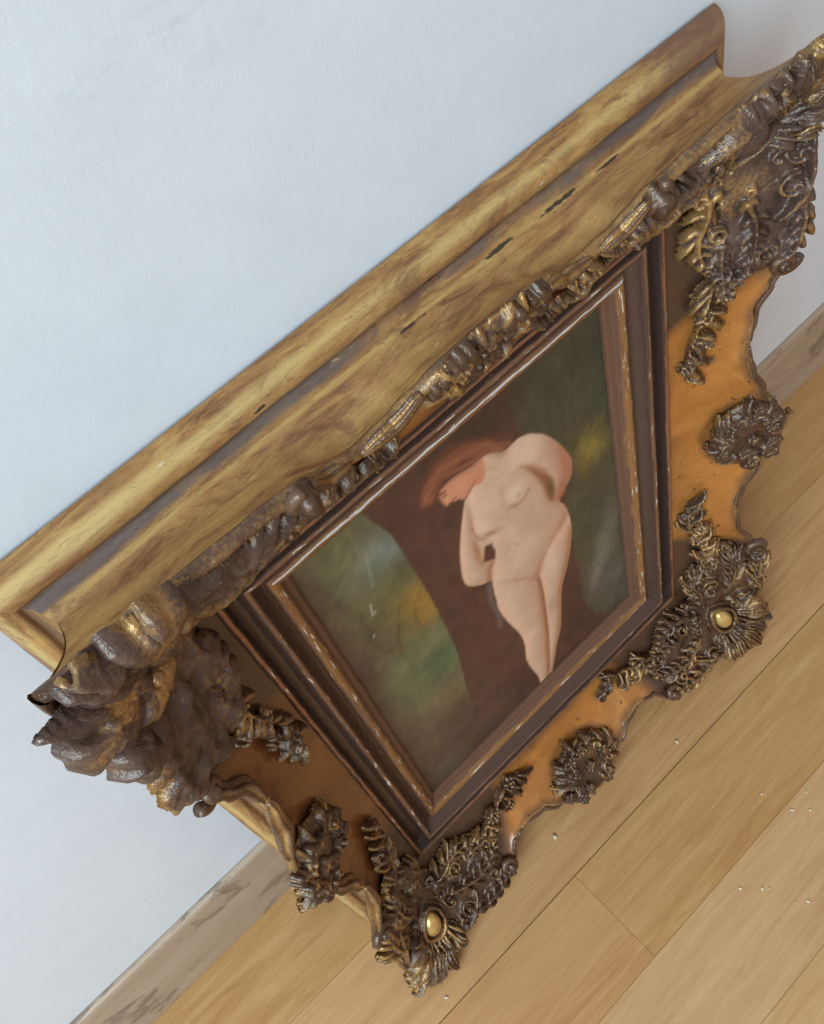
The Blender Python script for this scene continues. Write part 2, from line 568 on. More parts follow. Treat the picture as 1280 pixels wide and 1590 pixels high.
RIM_V = [(0, .136), (.055, .136), (.095, .122), (.14, .106), (.20, .098), (.26, .104), (.30, .120), (.335, .138), (.37, .142), (.45, .148), (.62, .152)]
RIM_H = [(0, .138), (.055, .136), (.09, .120), (.12, .104), (.165, .097), (.195, .106), (.225, .134), (.26, .140), (.35, .146), (.5, .150)]


def rim(side, c):
    d = interp(abs(c), RIM_H if side in (0, 2) else RIM_V)
    return d + 0.0035 * noise.noise(Vector((c * 22, side * 7.7, 0.3)))


def place(side, t, d):
    """sides: 0 bottom, 1 right, 2 top, 3 left;  t in -1..1 along the side, d outward from the bead"""
    if side == 0:
        return t * (HA + d), -(HB + d * KY)
    if side == 2:
        return -t * (HA + d), HB + d * KY
    if side == 1:
        return HA + d, t * (HB + d * KY)
    return -(HA + d), -t * (HB + d * KY)


def side_len(side):
    return (HA if side in (0, 2) else HB) + 0.12


def surf_d(x, y):
    ax, ay = abs(x) - HA, (abs(y) - HB) / KY
    if ax > 0 and ay > 0:
        return (ax ** 5 + ay ** 5) ** 0.2
    return max(ax, ay, 0.0)


def surf(x, y):
    return 0.05 + SLOPE * surf_d(x, y)


def surf_n(x, y):
    e = 0.004
    gx = (surf(x + e, y) - surf(x - e, y)) / (2 * e)
    gy = (surf(x, y + e) - surf(x, y - e)) / (2 * e)
    return Vector((-gx, -gy, 1)).normalized()


# profile of the back box, from the cove down to the wall (d, n)
BOX_PROF = [(.1125, .0510), (.1150, .0465), (.1165, .0420), (.1190, .0355), (.1215, .0312), (.1245, .0288), (.1280, .0285), (.1320, .0312),
            (.1385, .0300), (.1475, .0235), (.1535, .0150), (.1570, .0065), (.1578, .0010)]
COVE_N = 14
# arc position of the groove in metres, used for the grey band along it
GROOVE_V = 0.0


def rail_profile(dr, nr):
    pts = []
    x0, n0 = dr - 0.004, nr - 0.012
    x1, n1 = BOX_PROF[0]
    for j in range(COVE_N):
        s = j / COVE_N
        sag = 0.010 * math.sin(math.pi * s)
        pts.append((x0 + (x1 - x0) * s - sag, n0 + (n1 - n0) * s - sag * 0.3))
    return pts + BOXP


BOXP = catmull(BOX_PROF, 3) + [(.156, .0), (.02, .0)]


def arc(pts):
    a = [0.0]
    for p, q in zip(pts, pts[1:]):
        a.append(a[-1] + math.hypot(q[0] - p[0], q[1] - p[1]))
    return a


# measured from the start of the box profile
_a = arc(BOXP)
GROOVE_V = _a[15] * S + 0.2
CRESTS = [(.2 + _a[27] * S, .0050, (0.52, 0.36, 0.13, 1)), (.2 + _a[5] * S, .0022, (0.50, 0.31, 0.10, 1)), (.2 - .012, .007, (0.44, 0.24, 0.075, 1))]
GOUGES = [(3.4 - .195 * S, .2 + _a[5] * S, .013, .0013), (3.4 - .105 * S, .2 + _a[6] * S, .010, .0012), (3.4 + .19 * S, .2 + _a[23] * S, .003, .0008),
          (3.4 + .02 * S, .2 + _a[3] * S, .007, .0008), (3.4 - .27 * S, .2 + _a[4] * S, .007, .0008), (3.4 - .02 * S, .2 + _a[20] * S, .004, .0010)]
RAIL_END = 3.4 - .30 * S
M_rail = mat_rail()
M_panel = mat_panel()
M_compo = mat_compo('compo_dark', 0.03)
M_compo_g = mat_compo('compo_rubbed', 0.10)
M_scroll = mat_compo('compo_scroll', 0.06, (0.050, 0.022, 0.012), (0.12, 0.060, 0.034))
M_scroll_g = mat_compo('compo_scroll_gold', 0.26, (0.050, 0.022, 0.012), (0.12, 0.060, 0.034))
M_worn = mat_compo('compo_worn', 0.02, (0.034, 0.018, 0.013), (0.105, 0.058, 0.045), 1.7, 0.12)
M_worn_g = mat_compo('compo_worn_gold', 0.22, (0.038, 0.020, 0.014), (0.115, 0.064, 0.045), 1.8, 0.15)
M_cab = mat_cab()


def jit(x, y, n, amp=0.0012, sc=30):
    w = noise.noise_vector(Vector((x * sc, y * sc, n * sc)))
    return x + w.x * amp, y + w.y * amp, n + w.z * amp


NT_ = 150
for side in range(4):
    pv, puv = [], []
    rv, ruv = [], []
    lv = []
    pat = []
    nrow_p = nrow_r = 0
    for i in range(NT_ + 1):
        t = -1 + 2 * i / NT_
        c = t * side_len(side)
        dr = rim(side, c)
        nr = 0.05 + SLOPE * dr
        # ---- front panel
        row = []
        for j in range(19):
            s = 0.94 * j / 18
            d = 0.003 + s * (dr - 0.003)
            n = 0.049 + SLOPE * d - 0.010 * math.sin(math.pi * min(1, s * 1.08))
            if s > 0.86:
                n += 0.0045 * math.sin((s - 0.86) / 0.14 * math.pi * 0.75)
            row.append((d, n))
        lip = [(dr * .925, nr * .96 - .004), (dr * .94, nr + .0015 - SLOPE * dr * .06), (dr - .005, nr + .003), (dr, nr + .0035), (dr + .0035, nr - .001), (dr + .0045, nr - .006), (dr + .0025, nr - .011), (dr - .004, nr - .013)]
        for (d, n) in lip:
            x, y = place(side, t, d)
            x, y, n = jit(x, y, n, 0.0016, 40)
            lv.append(L(x, y, n))
        nrow_p = len(row)
        for (d, n) in row:
            x, y = place(side, t, d)
            x, y, n = jit(x, y, n, 0.0010, 26)
            pv.append(L(x, y, n))
            puv.append((c * S, d * S))
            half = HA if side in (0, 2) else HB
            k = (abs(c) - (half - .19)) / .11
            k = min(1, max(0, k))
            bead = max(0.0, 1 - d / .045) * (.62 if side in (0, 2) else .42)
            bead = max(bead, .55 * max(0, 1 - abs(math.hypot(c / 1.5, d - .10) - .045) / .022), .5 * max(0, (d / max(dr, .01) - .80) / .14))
            pat.append((max(k * k * (3 - 2 * k), bead), .80 if side == 3 else .10, 0, 1))  # second value: left panel's redder tone plus shade put into its colour
        # ---- outer rail
        prf = rail_profile(dr, nr)
        nrow_r = len(prf)
        acc = arc(prf[COVE_N:])
        pre = arc(prf[:COVE_N + 1])
        for j, (d, n) in enumerate(prf):
            x, y = place(side, t, d)
            if j < len(prf) - 3:
                x, y, n = jit(x, y, n, 0.0011, 17)
            rv.append(L(x, y, n))
            vv = 0.2 + (acc[j - COVE_N] if j >= COVE_N else pre[j] - pre[COVE_N]) * S
            ruv.append((c * S + side * 1.7, vv))
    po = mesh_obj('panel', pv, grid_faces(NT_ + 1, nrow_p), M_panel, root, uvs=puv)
    ca = po.data.color_attributes.new('patina_shade', 'FLOAT_COLOR', 'POINT')
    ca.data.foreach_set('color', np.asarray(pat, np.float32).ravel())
    mesh_obj('rim_lip', lv, grid_faces(NT_ + 1, 8), M_scroll, root)
    mesh_obj('rail', rv, grid_faces(NT_ + 1, nrow_r), M_rail, root, uvs=ruv)

# stepped mouldings round the painting: (half width, half height, depth)
P_OUT = [(.3485, .4530, .046), (.3470, .4515, .0525), (.3425, .447, .0555), (.3385, .4435, .0525), (.3365, .442, .0455), (.3330, .4395, .0365), (.3270, .436, .034)]
P_MID = [(.3270, .436, .034), (.3200, .4345, .035), (.3175, .4325, .0455), (.3150, .431, .0515), (.3110, .4275, .0535), (.3070, .4235, .0515), (.3045, .420, .045), (.2990, .4135, .036), (.2930, .4065, .0315), (.2885, .401, .031)]
P_SLIP = [(.2885, .401, .031), (.2870, .3995, .0370), (.2830, .3955, .0400), (.2780, .390, .0395), (.2725, .3825, .0355), (.2690, .3785, .0290), (.2630, .3710, .0265), (.2590, .3665, .0235), (.2580, .3655, .0170)]


def mould(name, prof, mat, k=4):
    pr = catmull(prof, k)
    ar = [0.0]
    for p, q in zip(pr, pr[1:]):
        ar.append(ar[-1] + math.dist(p, q))
    nt = 110
    for side in range(4):
        vs, uvs = [], []
        for i in range(nt + 1):
            t = -1 + 2 * i / nt
            for (hx, hy, n), a in zip(pr, ar):
                if side == 0: x, y, c = t * hx, -hy, t * hx
                elif side == 2: x, y, c = -t * hx, hy, t * hx
                elif side == 1: x, y, c = hx, t * hy, t * hy
                else: x, y, c = -hx, -t * hy, t * hy
                x, y, n2 = jit(x, y, n, 0.0007, 40)
                vs.append(L(x, y, n2))
                uvs.append((c * S + side * 1.3, a * S))
        mesh_obj(name, vs, grid_faces(nt + 1, len(pr), flip=True), mat, root, uvs=uvs)


def prof_arc(prof, i, k=4):
    pr = catmull(prof, k)
    return sum(math.dist(p, q) for p, q in zip(pr[:i * k], pr[1:i * k + 1])) * S


M_outer = mat_bead('outer_bead', (0.030, 0.016, 0.012), (0.27, 0.105, 0.048), [prof_arc(P_OUT, 2)], 0.0030, 0.78)
M_sight = mat_bead('sight_moulding', (0.048, 0.024, 0.017), (0.22, 0.105, 0.055), [prof_arc(P_MID, 4)], 0.0034, 0.74)
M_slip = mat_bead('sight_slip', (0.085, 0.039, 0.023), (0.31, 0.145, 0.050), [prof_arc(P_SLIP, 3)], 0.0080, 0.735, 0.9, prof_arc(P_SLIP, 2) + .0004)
mould('outer_bead', P_OUT, M_outer)
mould('sight_moulding', P_MID, M_sight)
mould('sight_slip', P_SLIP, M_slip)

v, f = box_mesh(-.36 * S, .36 * S, -.012 * S, -.004 * S, (YB - .46) * S, (YB + .46) * S)
mesh_obj('backing_board', v, f, mat_plain('board', (0.2, 0.13, 0.08)), root, smooth=False)


# ------------------------------------------------------------------ the painting itself (flat artwork: pigment per vertex)
def paint_canvas():
    NX, NY = 400, 560
    hx, hy = 0.270, 0.379
    gx, gy = np.meshgrid(np.linspace(-hx, hx, NX), np.linspace(-hy, hy, NY))
    px = 2 * hx / (NX - 1)

    def lin(r, g, b):
        return np.array(s2l((r / 255, g / 255, b / 255)))

    def blur(a, sig):
        r = max(1, int(3 * sig / px))
        k = np.exp(-0.5 * (np.arange(-r, r + 1) * px / sig) ** 2)
        k /= k.sum()
        pad = np.pad(a, ((r, r), (0, 0)), mode='edge')
        a = sum(k[i] * pad[i:i + a.shape[0]] for i in range(2 * r + 1))
        pad = np.pad(a, ((0, 0), (r, r)), mode='edge')
        return sum(k[i] * pad[:, i:i + a.shape[1]] for i in range(2 * r + 1))

    def poly(pts, sm=3):
        if sm > 1:
            p = pts + pts[:3]
            out = []
            for i in range(len(pts)):
                p0, p1, p2, p3 = pts[i - 1], pts[i], pts[(i + 1) % len(pts)], pts[(i + 2) % len(pts)]
                for j in range(sm):
                    s = j / sm
                    out.append(tuple(0.5 * (2 * b + (c - a) * s + (2 * a - 5 * b + 4 * c - d) * s * s + (3 * b - a - 3 * c + d) * s ** 3)
                                     for a, b, c, d in zip(p0, p1, p2, p3)))
            pts = out
        ins = np.zeros(gx.shape, bool)
        for (x0, y0), (x1, y1) in zip(pts, pts[1:] + pts[:1]):
            if y0 == y1:
                continue
            cond = ((y0 > gy) != (y1 > gy)) & (gx < (x1 - x0) * (gy - y0) / (y1 - y0) + x0)
            ins ^= cond
        return ins.astype(float)

    def nz(fx, fy, seed, oct=3):
        rs = np.random.RandomState(seed)
        out = np.zeros(gx.shape)
        amp = 1.0
        for o in range(oct):
            nx, ny = int(fx * 2 ** o) + 2, int(fy * 2 ** o) + 2
            g = rs.rand(ny + 1, nx + 1)
            X = (gx + hx) / (2 * hx) * (nx - 1); Y = (gy + hy) / (2 * hy) * (ny - 1)
            xi, yi = X.astype(int), Y.astype(int)
            a, b = X - xi, Y - yi
            a = a * a * (3 - 2 * a); b = b * b * (3 - 2 * b)
            out += amp * ((g[yi, xi] * (1 - a) + g[yi, xi + 1] * a) * (1 - b) + (g[yi + 1, xi] * (1 - a) + g[yi + 1, xi + 1] * a) * b - 0.5)
            amp *= 0.55
        return out

    img = np.zeros(gx.shape + (3,))
    img[:] = lin(98, 90, 62)

    def comp(mask, col):
        nonlocal img
        m = np.clip(mask, 0, 1)[..., None]
        img = img * (1 - m) + m * col

    def blob(x, y, rx, ry, col, a=1.0, rot=0.0):
        c, s = math.cos(rot), math.sin(rot)
        u = ((gx - x) * c + (gy - y) * s) / rx
        w = (-(gx - x) * s + (gy - y) * c) / ry
        comp(a * np.exp(-(u * u + w * w) * 1.2), lin(*col))

    def stroke(pts, wd, col, a=1.0, soft=1.0):
        m = np.full(gx.shape, 1e9)
        for (x0, y0), (x1, y1) in zip(pts, pts[1:]):
            dx, dy = x1 - x0, y1 - y0
            t = np.clip(((gx - x0) * dx + (gy - y0) * dy) / (dx * dx + dy * dy + 1e-12), 0, 1)
            m = np.minimum(m, np.hypot(gx - x0 - t * dx, gy - y0 - t * dy))
        comp(a * np.exp(-(m / wd) ** 2 * soft), lin(*col))

    n1, n2 = nz(7, 9, 1), nz(18, 24, 2)
    n3, n4 = nz(60, 22, 3, 2), nz(26, 70, 4, 2)
    # --- landscape
    comp(np.clip((gx - 0.02) / 0.06, 0, 1), lin(76, 68, 48))
    blob(0.19, 0.30, .11, .12, (64, 60, 46), .9)
    blob(0.245, 0.20, .03, .14, (52, 60, 48), .7)
    blob(0.215, 0.125, .030, .040, (150, 122, 52), .75, .4)
    blob(0.20, 0.085, .02, .03, (120, 92, 44), .5)
    blob(0.19, -0.02, .05, .09, (74, 72, 50), .7)
    blob(0.21, -0.16, .035, .12, (112, 106, 92), .75, -.35)
    blob(0.225, -0.26, .04, .06, (98, 96, 90), .7, -.4)
    blob(0.185, -0.21, .02, .035, (128, 112, 98), .6, -.4)
    blob(0.24, -0.33, .06, .05, (80, 74, 66), .8)
    blob(-0.16, 0.275, .05, .045, (116, 118, 104), .85)
    blob(-0.135, 0.27, .025, .03, (122, 124, 116), .6)
    blob(-0.21, 0.30, .04, .06, (104, 100, 68), .7)
    blob(-0.145, 0.205, .045, .03, (84, 84, 54), .75)
    blob(-0.20, 0.20, .05, .05, (106, 98, 66), .7)
    blob(-0.132, 0.135, .036, .042, (158, 114, 46), .85)
    blob(-0.118, 0.10, .028, .034, (166, 120, 48), .7)
    blob(-0.165, 0.155, .022, .035, (134, 112, 50), .7)
    blob(-0.22, 0.10, .04, .08, (112, 92, 66), .8, -.2)
    blob(-0.25, 0.10, .03, .22, (84, 62, 48), .85)
    comp(blur(poly([(-0.225, 0.05), (-0.165, 0.057), (-0.10, 0.02), (-0.10, -0.16), (-0.18, -0.17), (-0.25, -0.05)]), .010) * .95, lin(106, 104, 72))
    blob(-0.135, -0.045, .035, .05, (78, 98, 62), .85, .5)
    blob(-0.185, -0.05, .04, .05, (98, 100, 68), .6)
    blob(-0.16, -0.14, .07, .04, (126, 98, 74), .8, .4)
    blob(-0.22, -0.16, .05, .08, (112, 90, 68), .7)
    blob(-0.20, -0.26, .09, .09, (92, 70, 56), .85)
    blob(-0.225, -0.345, .06, .05, (88, 82, 64), .85)
    blob(-0.10, -0.30, .10, .08, (88, 60, 50), .8)
    stroke([(-.243, .32), (-.213, .20), (-.212, .12), (-.198, .08)], .006, (82, 70, 48), .7)
    stroke([(-.160, .15), (-.176, .11), (-.185, .06)], .004, (96, 74, 42), .8)
    stroke([(-.135, .14), (-.145, .10), (-.140, .07)], .003, (110, 80, 40), .7)
    stroke([(-.165, .30), (-.178, .23)], .0022, (132, 130, 112), .6)
    comp(np.clip((-0.205 - gx - .05 * np.clip(gy, 0, 1)) / 0.05, 0, 1) * .80, lin(82, 58, 47))
    rs = np.random.RandomState(4)
    for k in range(2600):
        x, y = rs.uniform(-hx, hx), rs.uniform(-hy, hy)
        jx, jy = int((x + hx) / px), int((y + hy) / px)
        ln, wd, an = rs.uniform(.006, .022), rs.uniform(.0012, .0032), rs.uniform(-.3, 1.3) if x < -.08 else rs.uniform(.3, 2.2)
        r = int(ln / px) + 3
        y0_, y1_, x0_, x1_ = max(jy - r, 0), min(jy + r, NY), max(jx - r, 0), min(jx + r, NX)
        if y1_ - y0_ < 2 or x1_ - x0_ < 2:
            continue
        u = (gx[y0_:y1_, x0_:x1_] - x) * math.cos(an) + (gy[y0_:y1_, x0_:x1_] - y) * math.sin(an)
        w = -(gx[y0_:y1_, x0_:x1_] - x) * math.sin(an) + (gy[y0_:y1_, x0_:x1_] - y) * math.cos(an)
        m = (np.exp(-(u / ln) ** 4 - (w / wd) ** 2) * rs.uniform(.25, .7))[..., None]
        cc = img[min(jy, NY - 1), min(jx, NX - 1)] * (1 + rs.uniform(-.22, .30)) * (1 + rs.uniform(-.08, .08, 3))
        img[y0_:y1_, x0_:x1_] = img[y0_:y1_, x0_:x1_] * (1 - m) + m * cc
    # --- the big dark trunk behind the figure
    tree = [(-0.136, 0.385), (-0.126, 0.29), (-0.118, 0.20), (-0.111, 0.10), (-0.108, 0.0), (-0.112, -0.10), (-0.120, -0.18), (-0.124, -0.26),
            (-0.15, -0.39), (0.03, -0.42), (0.24, -0.40), (0.19, -0.345), (0.157, -0.27), (0.1512, -0.1867), (0.152, -0.03), (0.15, 0.10),
            (0.12, 0.22), (0.0972, 0.2699), (0.088, 0.32), (0.075, 0.39)]
    img *= 0.80
    tm = blur(poly(tree), .0014)
    comp(tm, lin(76, 48, 39))
    blob(-0.135, -0.235, .075, .085, (84, 60, 48), .90)
    blob(-0.12, -0.33, .10, .06, (80, 59, 48), .85)
    blob(0.03, 0.34, .09, .06, (56, 40, 33), .9)
    blob(-0.05, -0.02, .03, .20, (80, 46, 37), .7)
    blob(0.04, -0.30, .10, .10, (78, 48, 39), .7)
    blob(0.12, -0.24, .04, .10, (68, 41, 34), .7)
    img *= (1 + 0.22 * n1 + 0.20 * n2 + 0.16 * n3)[..., None] * (1 + np.stack([.06 * n2, 0 * n2, -.10 * n1], -1))
    # --- drapery hint beside hip
    stroke([(-.018, .03), (-.024, -.01), (-.018, -.05), (-.022, -.09)], .006, (104, 88, 82), .6)
    # --- figure
    body = [(0.0036, 0.2515), (-0.0075, 0.2409), (-0.0156, 0.2326), (-0.0336, 0.189), (-0.0449, 0.155), (-0.0525, 0.1212), (-0.0556, 0.087), (-0.0485, 0.0653), (-0.0287, 0.0452), (-0.0124, 0.0353), (-0.0134, 0.0199), (-0.0152, -0.016), (-0.0155, -0.0534), (-0.0067, -0.1032), (0.0066, -0.1593), (0.0094, -0.2049), (0.0047, -0.2436), (0.0067, -0.2817), (0.0164, -0.3334), (0.0178, -0.3709), (0.0186, -0.4231), (0.0338, -0.3967), (0.0506, -0.3603), (0.0604, -0.3331), (0.0743, -0.2906), (0.0882, -0.2572), (0.0978, -0.2081), (0.1046, -0.1666), (0.1128, -0.1351), (0.1232, -0.1136), (0.1337, -0.0909), (0.1425, -0.063), (0.1512, -0.0252), (0.1528, 0.0138), (0.147, 0.0508), (0.1388, 0.0697), (0.1524, 0.0842), (0.1687, 0.1), (0.1733, 0.1214), (0.1743, 0.137), (0.1654, 0.1663), (0.1511, 0.1989), (0.1355, 0.2264), (0.1149, 0.249), (0.0947, 0.2606), (0.0798, 0.2619), (0.0656, 0.2627), (0.0457, 0.2785), (0.0281, 0.2844), (0.0158, 0.2756)]
    bm_raw = poly(body)
    bm = blur(bm_raw, .0013)
    keep = img.copy()
    skin = lin(188, 150, 120)
    img[:] = skin
    limbs = {
        'armR': [(.0656, .2627), (.0947, .2606), (.1149, .249), (.1355, .2264), (.1511, .1989), (.1654, .1663), (.1743, .137), (.1733, .1214), (.1687, .1), (.1524, .0842), (.1388, .0697), (.130, .085), (.137, .112), (.134, .136), (.117, .17), (.095, .202)],
        'torso': [(.0036, .2515), (-.0075, .2409), (-.012, .20), (-.012, .165), (.008, .13), (.004, .09), (-.010, .035), (-.014, 0), (.03, -.02), (.068, -.055), (.105, -.01), (.148, .02), (.147, .05), (.128, .09), (.125, .14), (.095, .205), (.066, .262), (.03, .284)],
        'legR': [(.068, -.054), (.105, -.01), (.148, .0), (.1512, -.0252), (.1425, -.063), (.1337, -.0909), (.1232, -.1136), (.1128, -.1351), (.1046, -.1666), (.0978, -.2081), (.0882, -.2572), (.0743, -.2906), (.0604, -.3331), (.0506, -.3603), (.04, -.36), (.052, -.29), (.06, -.24), (.066, -.175), (.0714, -.0838)],
        'legL': [(-.0134, .02), (-.0155, -.0534), (-.0067, -.1032), (.0066, -.1593), (.0094, -.2049), (.0047, -.2436), (.0067, -.2817), (.0164, -.3334), (.0186, -.42), (.034, -.39), (.046, -.34), (.052, -.29), (.060, -.24), (.066, -.175), (.0714, -.0838), (.068, -.054), (.03, -.015)],
        'armL': [(-.0156, .2326), (-.0336, .189), (-.0449, .155), (-.0525, .1212), (-.0556, .087), (-.0485, .0653), (-.0287, .0452), (-.0124, .0353), (-.008, .06), (.0047, .0729), (-.0161, .0898), (-.016, .13), (-.016, .17), (-.010, .20)]}
    warm = np.array([0.55, 1.0, 1.25])
    for nm in ('armR', 'torso', 'legR', 'legL', 'armL'):
        m0 = poly(limbs[nm], 2)
        hgt = blur(m0, .005) * .5 + blur(m0, .012) + blur(m0, .020) * .8
        dy_, dx_ = np.gradient(hgt, px)
        sh = (dx_ * .75 - dy_ * .55) / 60.0
        sh = np.clip(sh, -1, 1)
        rim_ = np.clip(1 - (blur(m0, .006) - .5) * 2.0, 0, 1) * (.35 if nm in ('torso', 'armR') else 1)
        if nm == 'armR':
            sh = sh * .45
        lit = 1 + 0.20 * np.clip(sh, 0, 1) * 2 - 0.0
        dark = np.clip(-sh, 0, 1) * 0.50 + rim_ * 0.20
        colr = lin(184, 147, 121) * lit[..., None] * (1 - np.clip(dark[..., None] * warm, 0, .8))
        comp(blur(m0, .0060 if nm == 'torso' else .0035), colr)
    # softer passages inside the forms
    blob(0.02, 0.20, .045, .045, (206, 172, 142), .45)
    blob(0.105, 0.222, .030, .025, (208, 176, 146), .50)
    blob(0.163, 0.140, .016, .065, (158, 98, 70), .80)
    blob(0.150, 0.098, .014, .016, (146, 88, 58), .70)
    blob(0.128, 0.190, .014, .030, (186, 140, 110), .55, .6)
    blob(-0.003, 0.160, .016, .020, (212, 178, 150), .80)
    blob(0.010, 0.134, .020, .0065, (146, 96, 74), .75, -.55)
    stroke([(-.0155, .178), (-.0150, .160), (-.0120, .143), (-.002, .134)], .0022, (150, 104, 78), .60)
    blob(-0.009, 0.150, .0030, .0040, (176, 118, 98), .55)
    blob(0.066, 0.172, .020, .020, (212, 178, 148), .70)
    stroke([(.052, .152), (.062, .143), (.078, .143), (.090, .152)], .0042, (152, 104, 80), .60)
    blob(0.070, 0.160, .0030, .0045, (168, 112, 92), .60)
    stroke([(.046, .205), (.043, .170), (.046, .130)], .0055, (172, 130, 102), .40)
    blob(0.045, 0.085, .012, .050, (202, 166, 136), .40)
    blob(0.085, 0.100, .012, .045, (176, 132, 104), .35, .15)
    blob(0.050, 0.030, .030, .030, (208, 172, 142), .45)
    blob(0.047, 0.063, .0035, .005, (158, 112, 86), .60)
    blob(0.115, 0.010, .020, .050, (184, 134, 104), .45)
    blob(0.068, -0.050, .016, .010, (150, 104, 82), .60)
    stroke([(.104, -.006), (.088, -.030), (.070, -.052)], .0045, (158, 108, 84), .55)
    stroke([(.030, -.018), (.050, -.036), (.066, -.052)], .0040, (172, 124, 98), .40)
    stroke([(.0690, -.060), (.0710, -.0838), (.0690, -.13), (.0655, -.175), (.060, -.24), (.052, -.30), (.042, -.35)], .0030, (124, 78, 62), .80)
    blob(0.030, -0.190, .012, .012, (206, 168, 140), .45)
    blob(0.082, -0.200, .012, .012, (200, 158, 130), .45)
    blob(0.085, -0.165, .014, .018, (160, 110, 88), .45)
    blob(0.100, -0.050, .016, .050, (208, 174, 144), .55)
    blob(0.008, -0.060, .016, .060, (208, 170, 140), .45)
    stroke([(.0255, .275), (.036, .255), (.046, .243)], .004, (172, 132, 102), .5)
    stroke([(.020, .232), (.045, .226), (.070, .236)], .003, (182, 142, 112), .45)
    blob(0.082, 0.236, .030, .030, (202, 166, 138), .85)
    blob(0.100, 0.222, .020, .022, (200, 162, 134), .75)
    am = blur(poly(limbs['armR'], 2), .003)
    comp(am * np.clip((gx - .122) / .050, 0, 1) * .70, lin(158, 98, 72))
    comp(am * np.clip((.125 - gy) / .05, 0, 1) * .55, lin(150, 90, 62))
    img *= (1 + 0.06 * n1 + 0.08 * n2 + 0.06 * n4)[..., None]
    fig = img
    img = keep
    comp(bm, fig)
    # shade between arm and flank, gap inside the left arm
    comp(blur(poly([(0.0917, 0.202), (0.115, 0.1708), (0.1324, 0.1364), (0.135, 0.1122), (0.1271, 0.0825), (0.1193, 0.1006), (0.1133, 0.1412), (0.0998, 0.1792)]), .0028) * .95, lin(132, 80, 50))
    blob(0.128, 0.113, .008, .026, (96, 68, 38), .9, .1)
    stroke([(0.086, 0.207), (0.105, 0.186), (0.124, 0.158)], .0045, (156, 104, 74), .6)
    blob(0.1437, 0.082, .010, .008, (160, 86, 54), .8)
    comp(blur(poly([(-0.0059, 0.1197), (0.0060, 0.1137), (0.0092, 0.0915), (0.0047, 0.0729), (-0.0161, 0.0898)], 1), .0018), lin(84, 46, 38))
    # face and hair
    comp(blur(poly([(0.0284, 0.284), (0.0115, 0.2854), (-0.0185, 0.2924), (-0.0413, 0.2911), (-0.047, 0.281), (-0.0408, 0.2547), (-0.0343, 0.2574), (-0.0257, 0.2509), (-0.0204, 0.2493), (-0.0126, 0.2394), (-0.002, 0.2436), (0.0045, 0.2505), (0.0199, 0.2413), (0.0316, 0.2594)], 2), .0018), lin(186, 124, 92))
    blob(-0.015, 0.270, .014, .014, (196, 134, 98), .7)
    blob(0.014, 0.255, .009, .010, (182, 106, 80), .7)
    blob(-0.036, 0.268, .005, .009, (200, 142, 104), .6)
    stroke([(-.046, .285), (-.041, .282), (-.036, .281)], .0022, (112, 62, 42), .85)
    stroke([(-.041, .276), (-.036, .2735)], .0020, (104, 60, 42), .8)
    stroke([(-.030, .258), (-.024, .256)], .0017, (128, 70, 52), .8)
    stroke([(-.012, .241), (.000, .247), (.008, .252)], .003, (150, 92, 66), .7)
    hair = [(0.0656, 0.2627), (0.083, 0.2654), (0.0626, 0.2905), (0.0415, 0.3084), (0.0147, 0.3309), (-0.0149, 0.3428), (-0.0381, 0.3412), (-0.058, 0.326), (-0.0696, 0.3135), (-0.0723, 0.2949), (-0.0654, 0.2818), (-0.0473, 0.2786), (-0.0436, 0.2909), (-0.0179, 0.2945), (0.0133, 0.2835), (0.0313, 0.2863), (0.0478, 0.2777), (0.0564, 0.2639), (0.0631, 0.2518)]
    comp(blur(poly(hair), .0060) * .95, lin(98, 54, 39))
    rs = np.random.RandomState(8)
    for k in range(46):
        a = rs.rand()
        o = rs.randn(4) * .004
        stroke([(0.080 - .03 * a + o[0], 0.262 + .020 * a), (0.045, 0.280 + .024 * a + o[1]), (0.005, 0.296 + .036 * a + o[2]), (-0.035, 0.302 + .036 * a + o[3]), (-0.066 + .004 * rs.randn(), 0.284 + .034 * a)],
               rs.uniform(.0010, .0024), [(126, 72, 50), (84, 46, 34), (110, 61, 43), (142, 86, 60)][rs.randint(4)], .40)
    blob(-0.062, 0.292, .010, .012, (150, 82, 62), .6)
    # lifted flakes of paint, pale
    stroke([(-.192, .205), (-.196, .182), (-.189, .186)], .0016, (150, 142, 116), .9)
    stroke([(-.207, .145), (-.209, .142)], .002, (150, 128, 108), .8)
    img = np.clip(img * PAINT_GAIN, 0.004, 0.9)
    # grid mesh
    verts = np.empty((NX * NY, 3))
    verts[:, 0] = gx.ravel() * S
    verts[:, 1] = -0.0185 * S
    verts[:, 2] = (gy.ravel() + YB) * S
    ii = np.arange(NX * NY).reshape(NY, NX)
    faces = np.stack([ii[:-1, :-1], ii[:-1, 1:], ii[1:, 1:], ii[1:, :-1]], -1).reshape(-1, 4)
    me = bpy.data.meshes.new('canvas')
    me.from_pydata(verts.tolist(), [], faces.tolist())
    at = me.color_attributes.new('paint', 'FLOAT_COLOR', 'POINT')
    rgba = np.ones((NX * NY, 4), np.float32)
    rgba[:, :3] = img.reshape(-1, 3)
    at.data.foreach_set('color', rgba.ravel())
    me.materials.append(mat_painting())
    o = bpy.data.objects.new('canvas', me)
    COL.objects.link(o)
    o.parent = root
    o['label'] = 'oil painting of a standing nude with bowed red hair before a dark tree'
    return o


PAINT_GAIN = 1.16
paint_canvas()


# ------------------------------------------------------------------ carved ornament pieces
def on_surf(x, y, lift):
    n = surf_n(x, y)
    return Vector((x, y, surf(x, y))) + n * lift


def bez(pts, s):
    p = [Vector(q) for q in pts]
    while len(p) > 1:
        p = [a.lerp(b, s) for a, b in zip(p, p[1:])]
    return p[0]


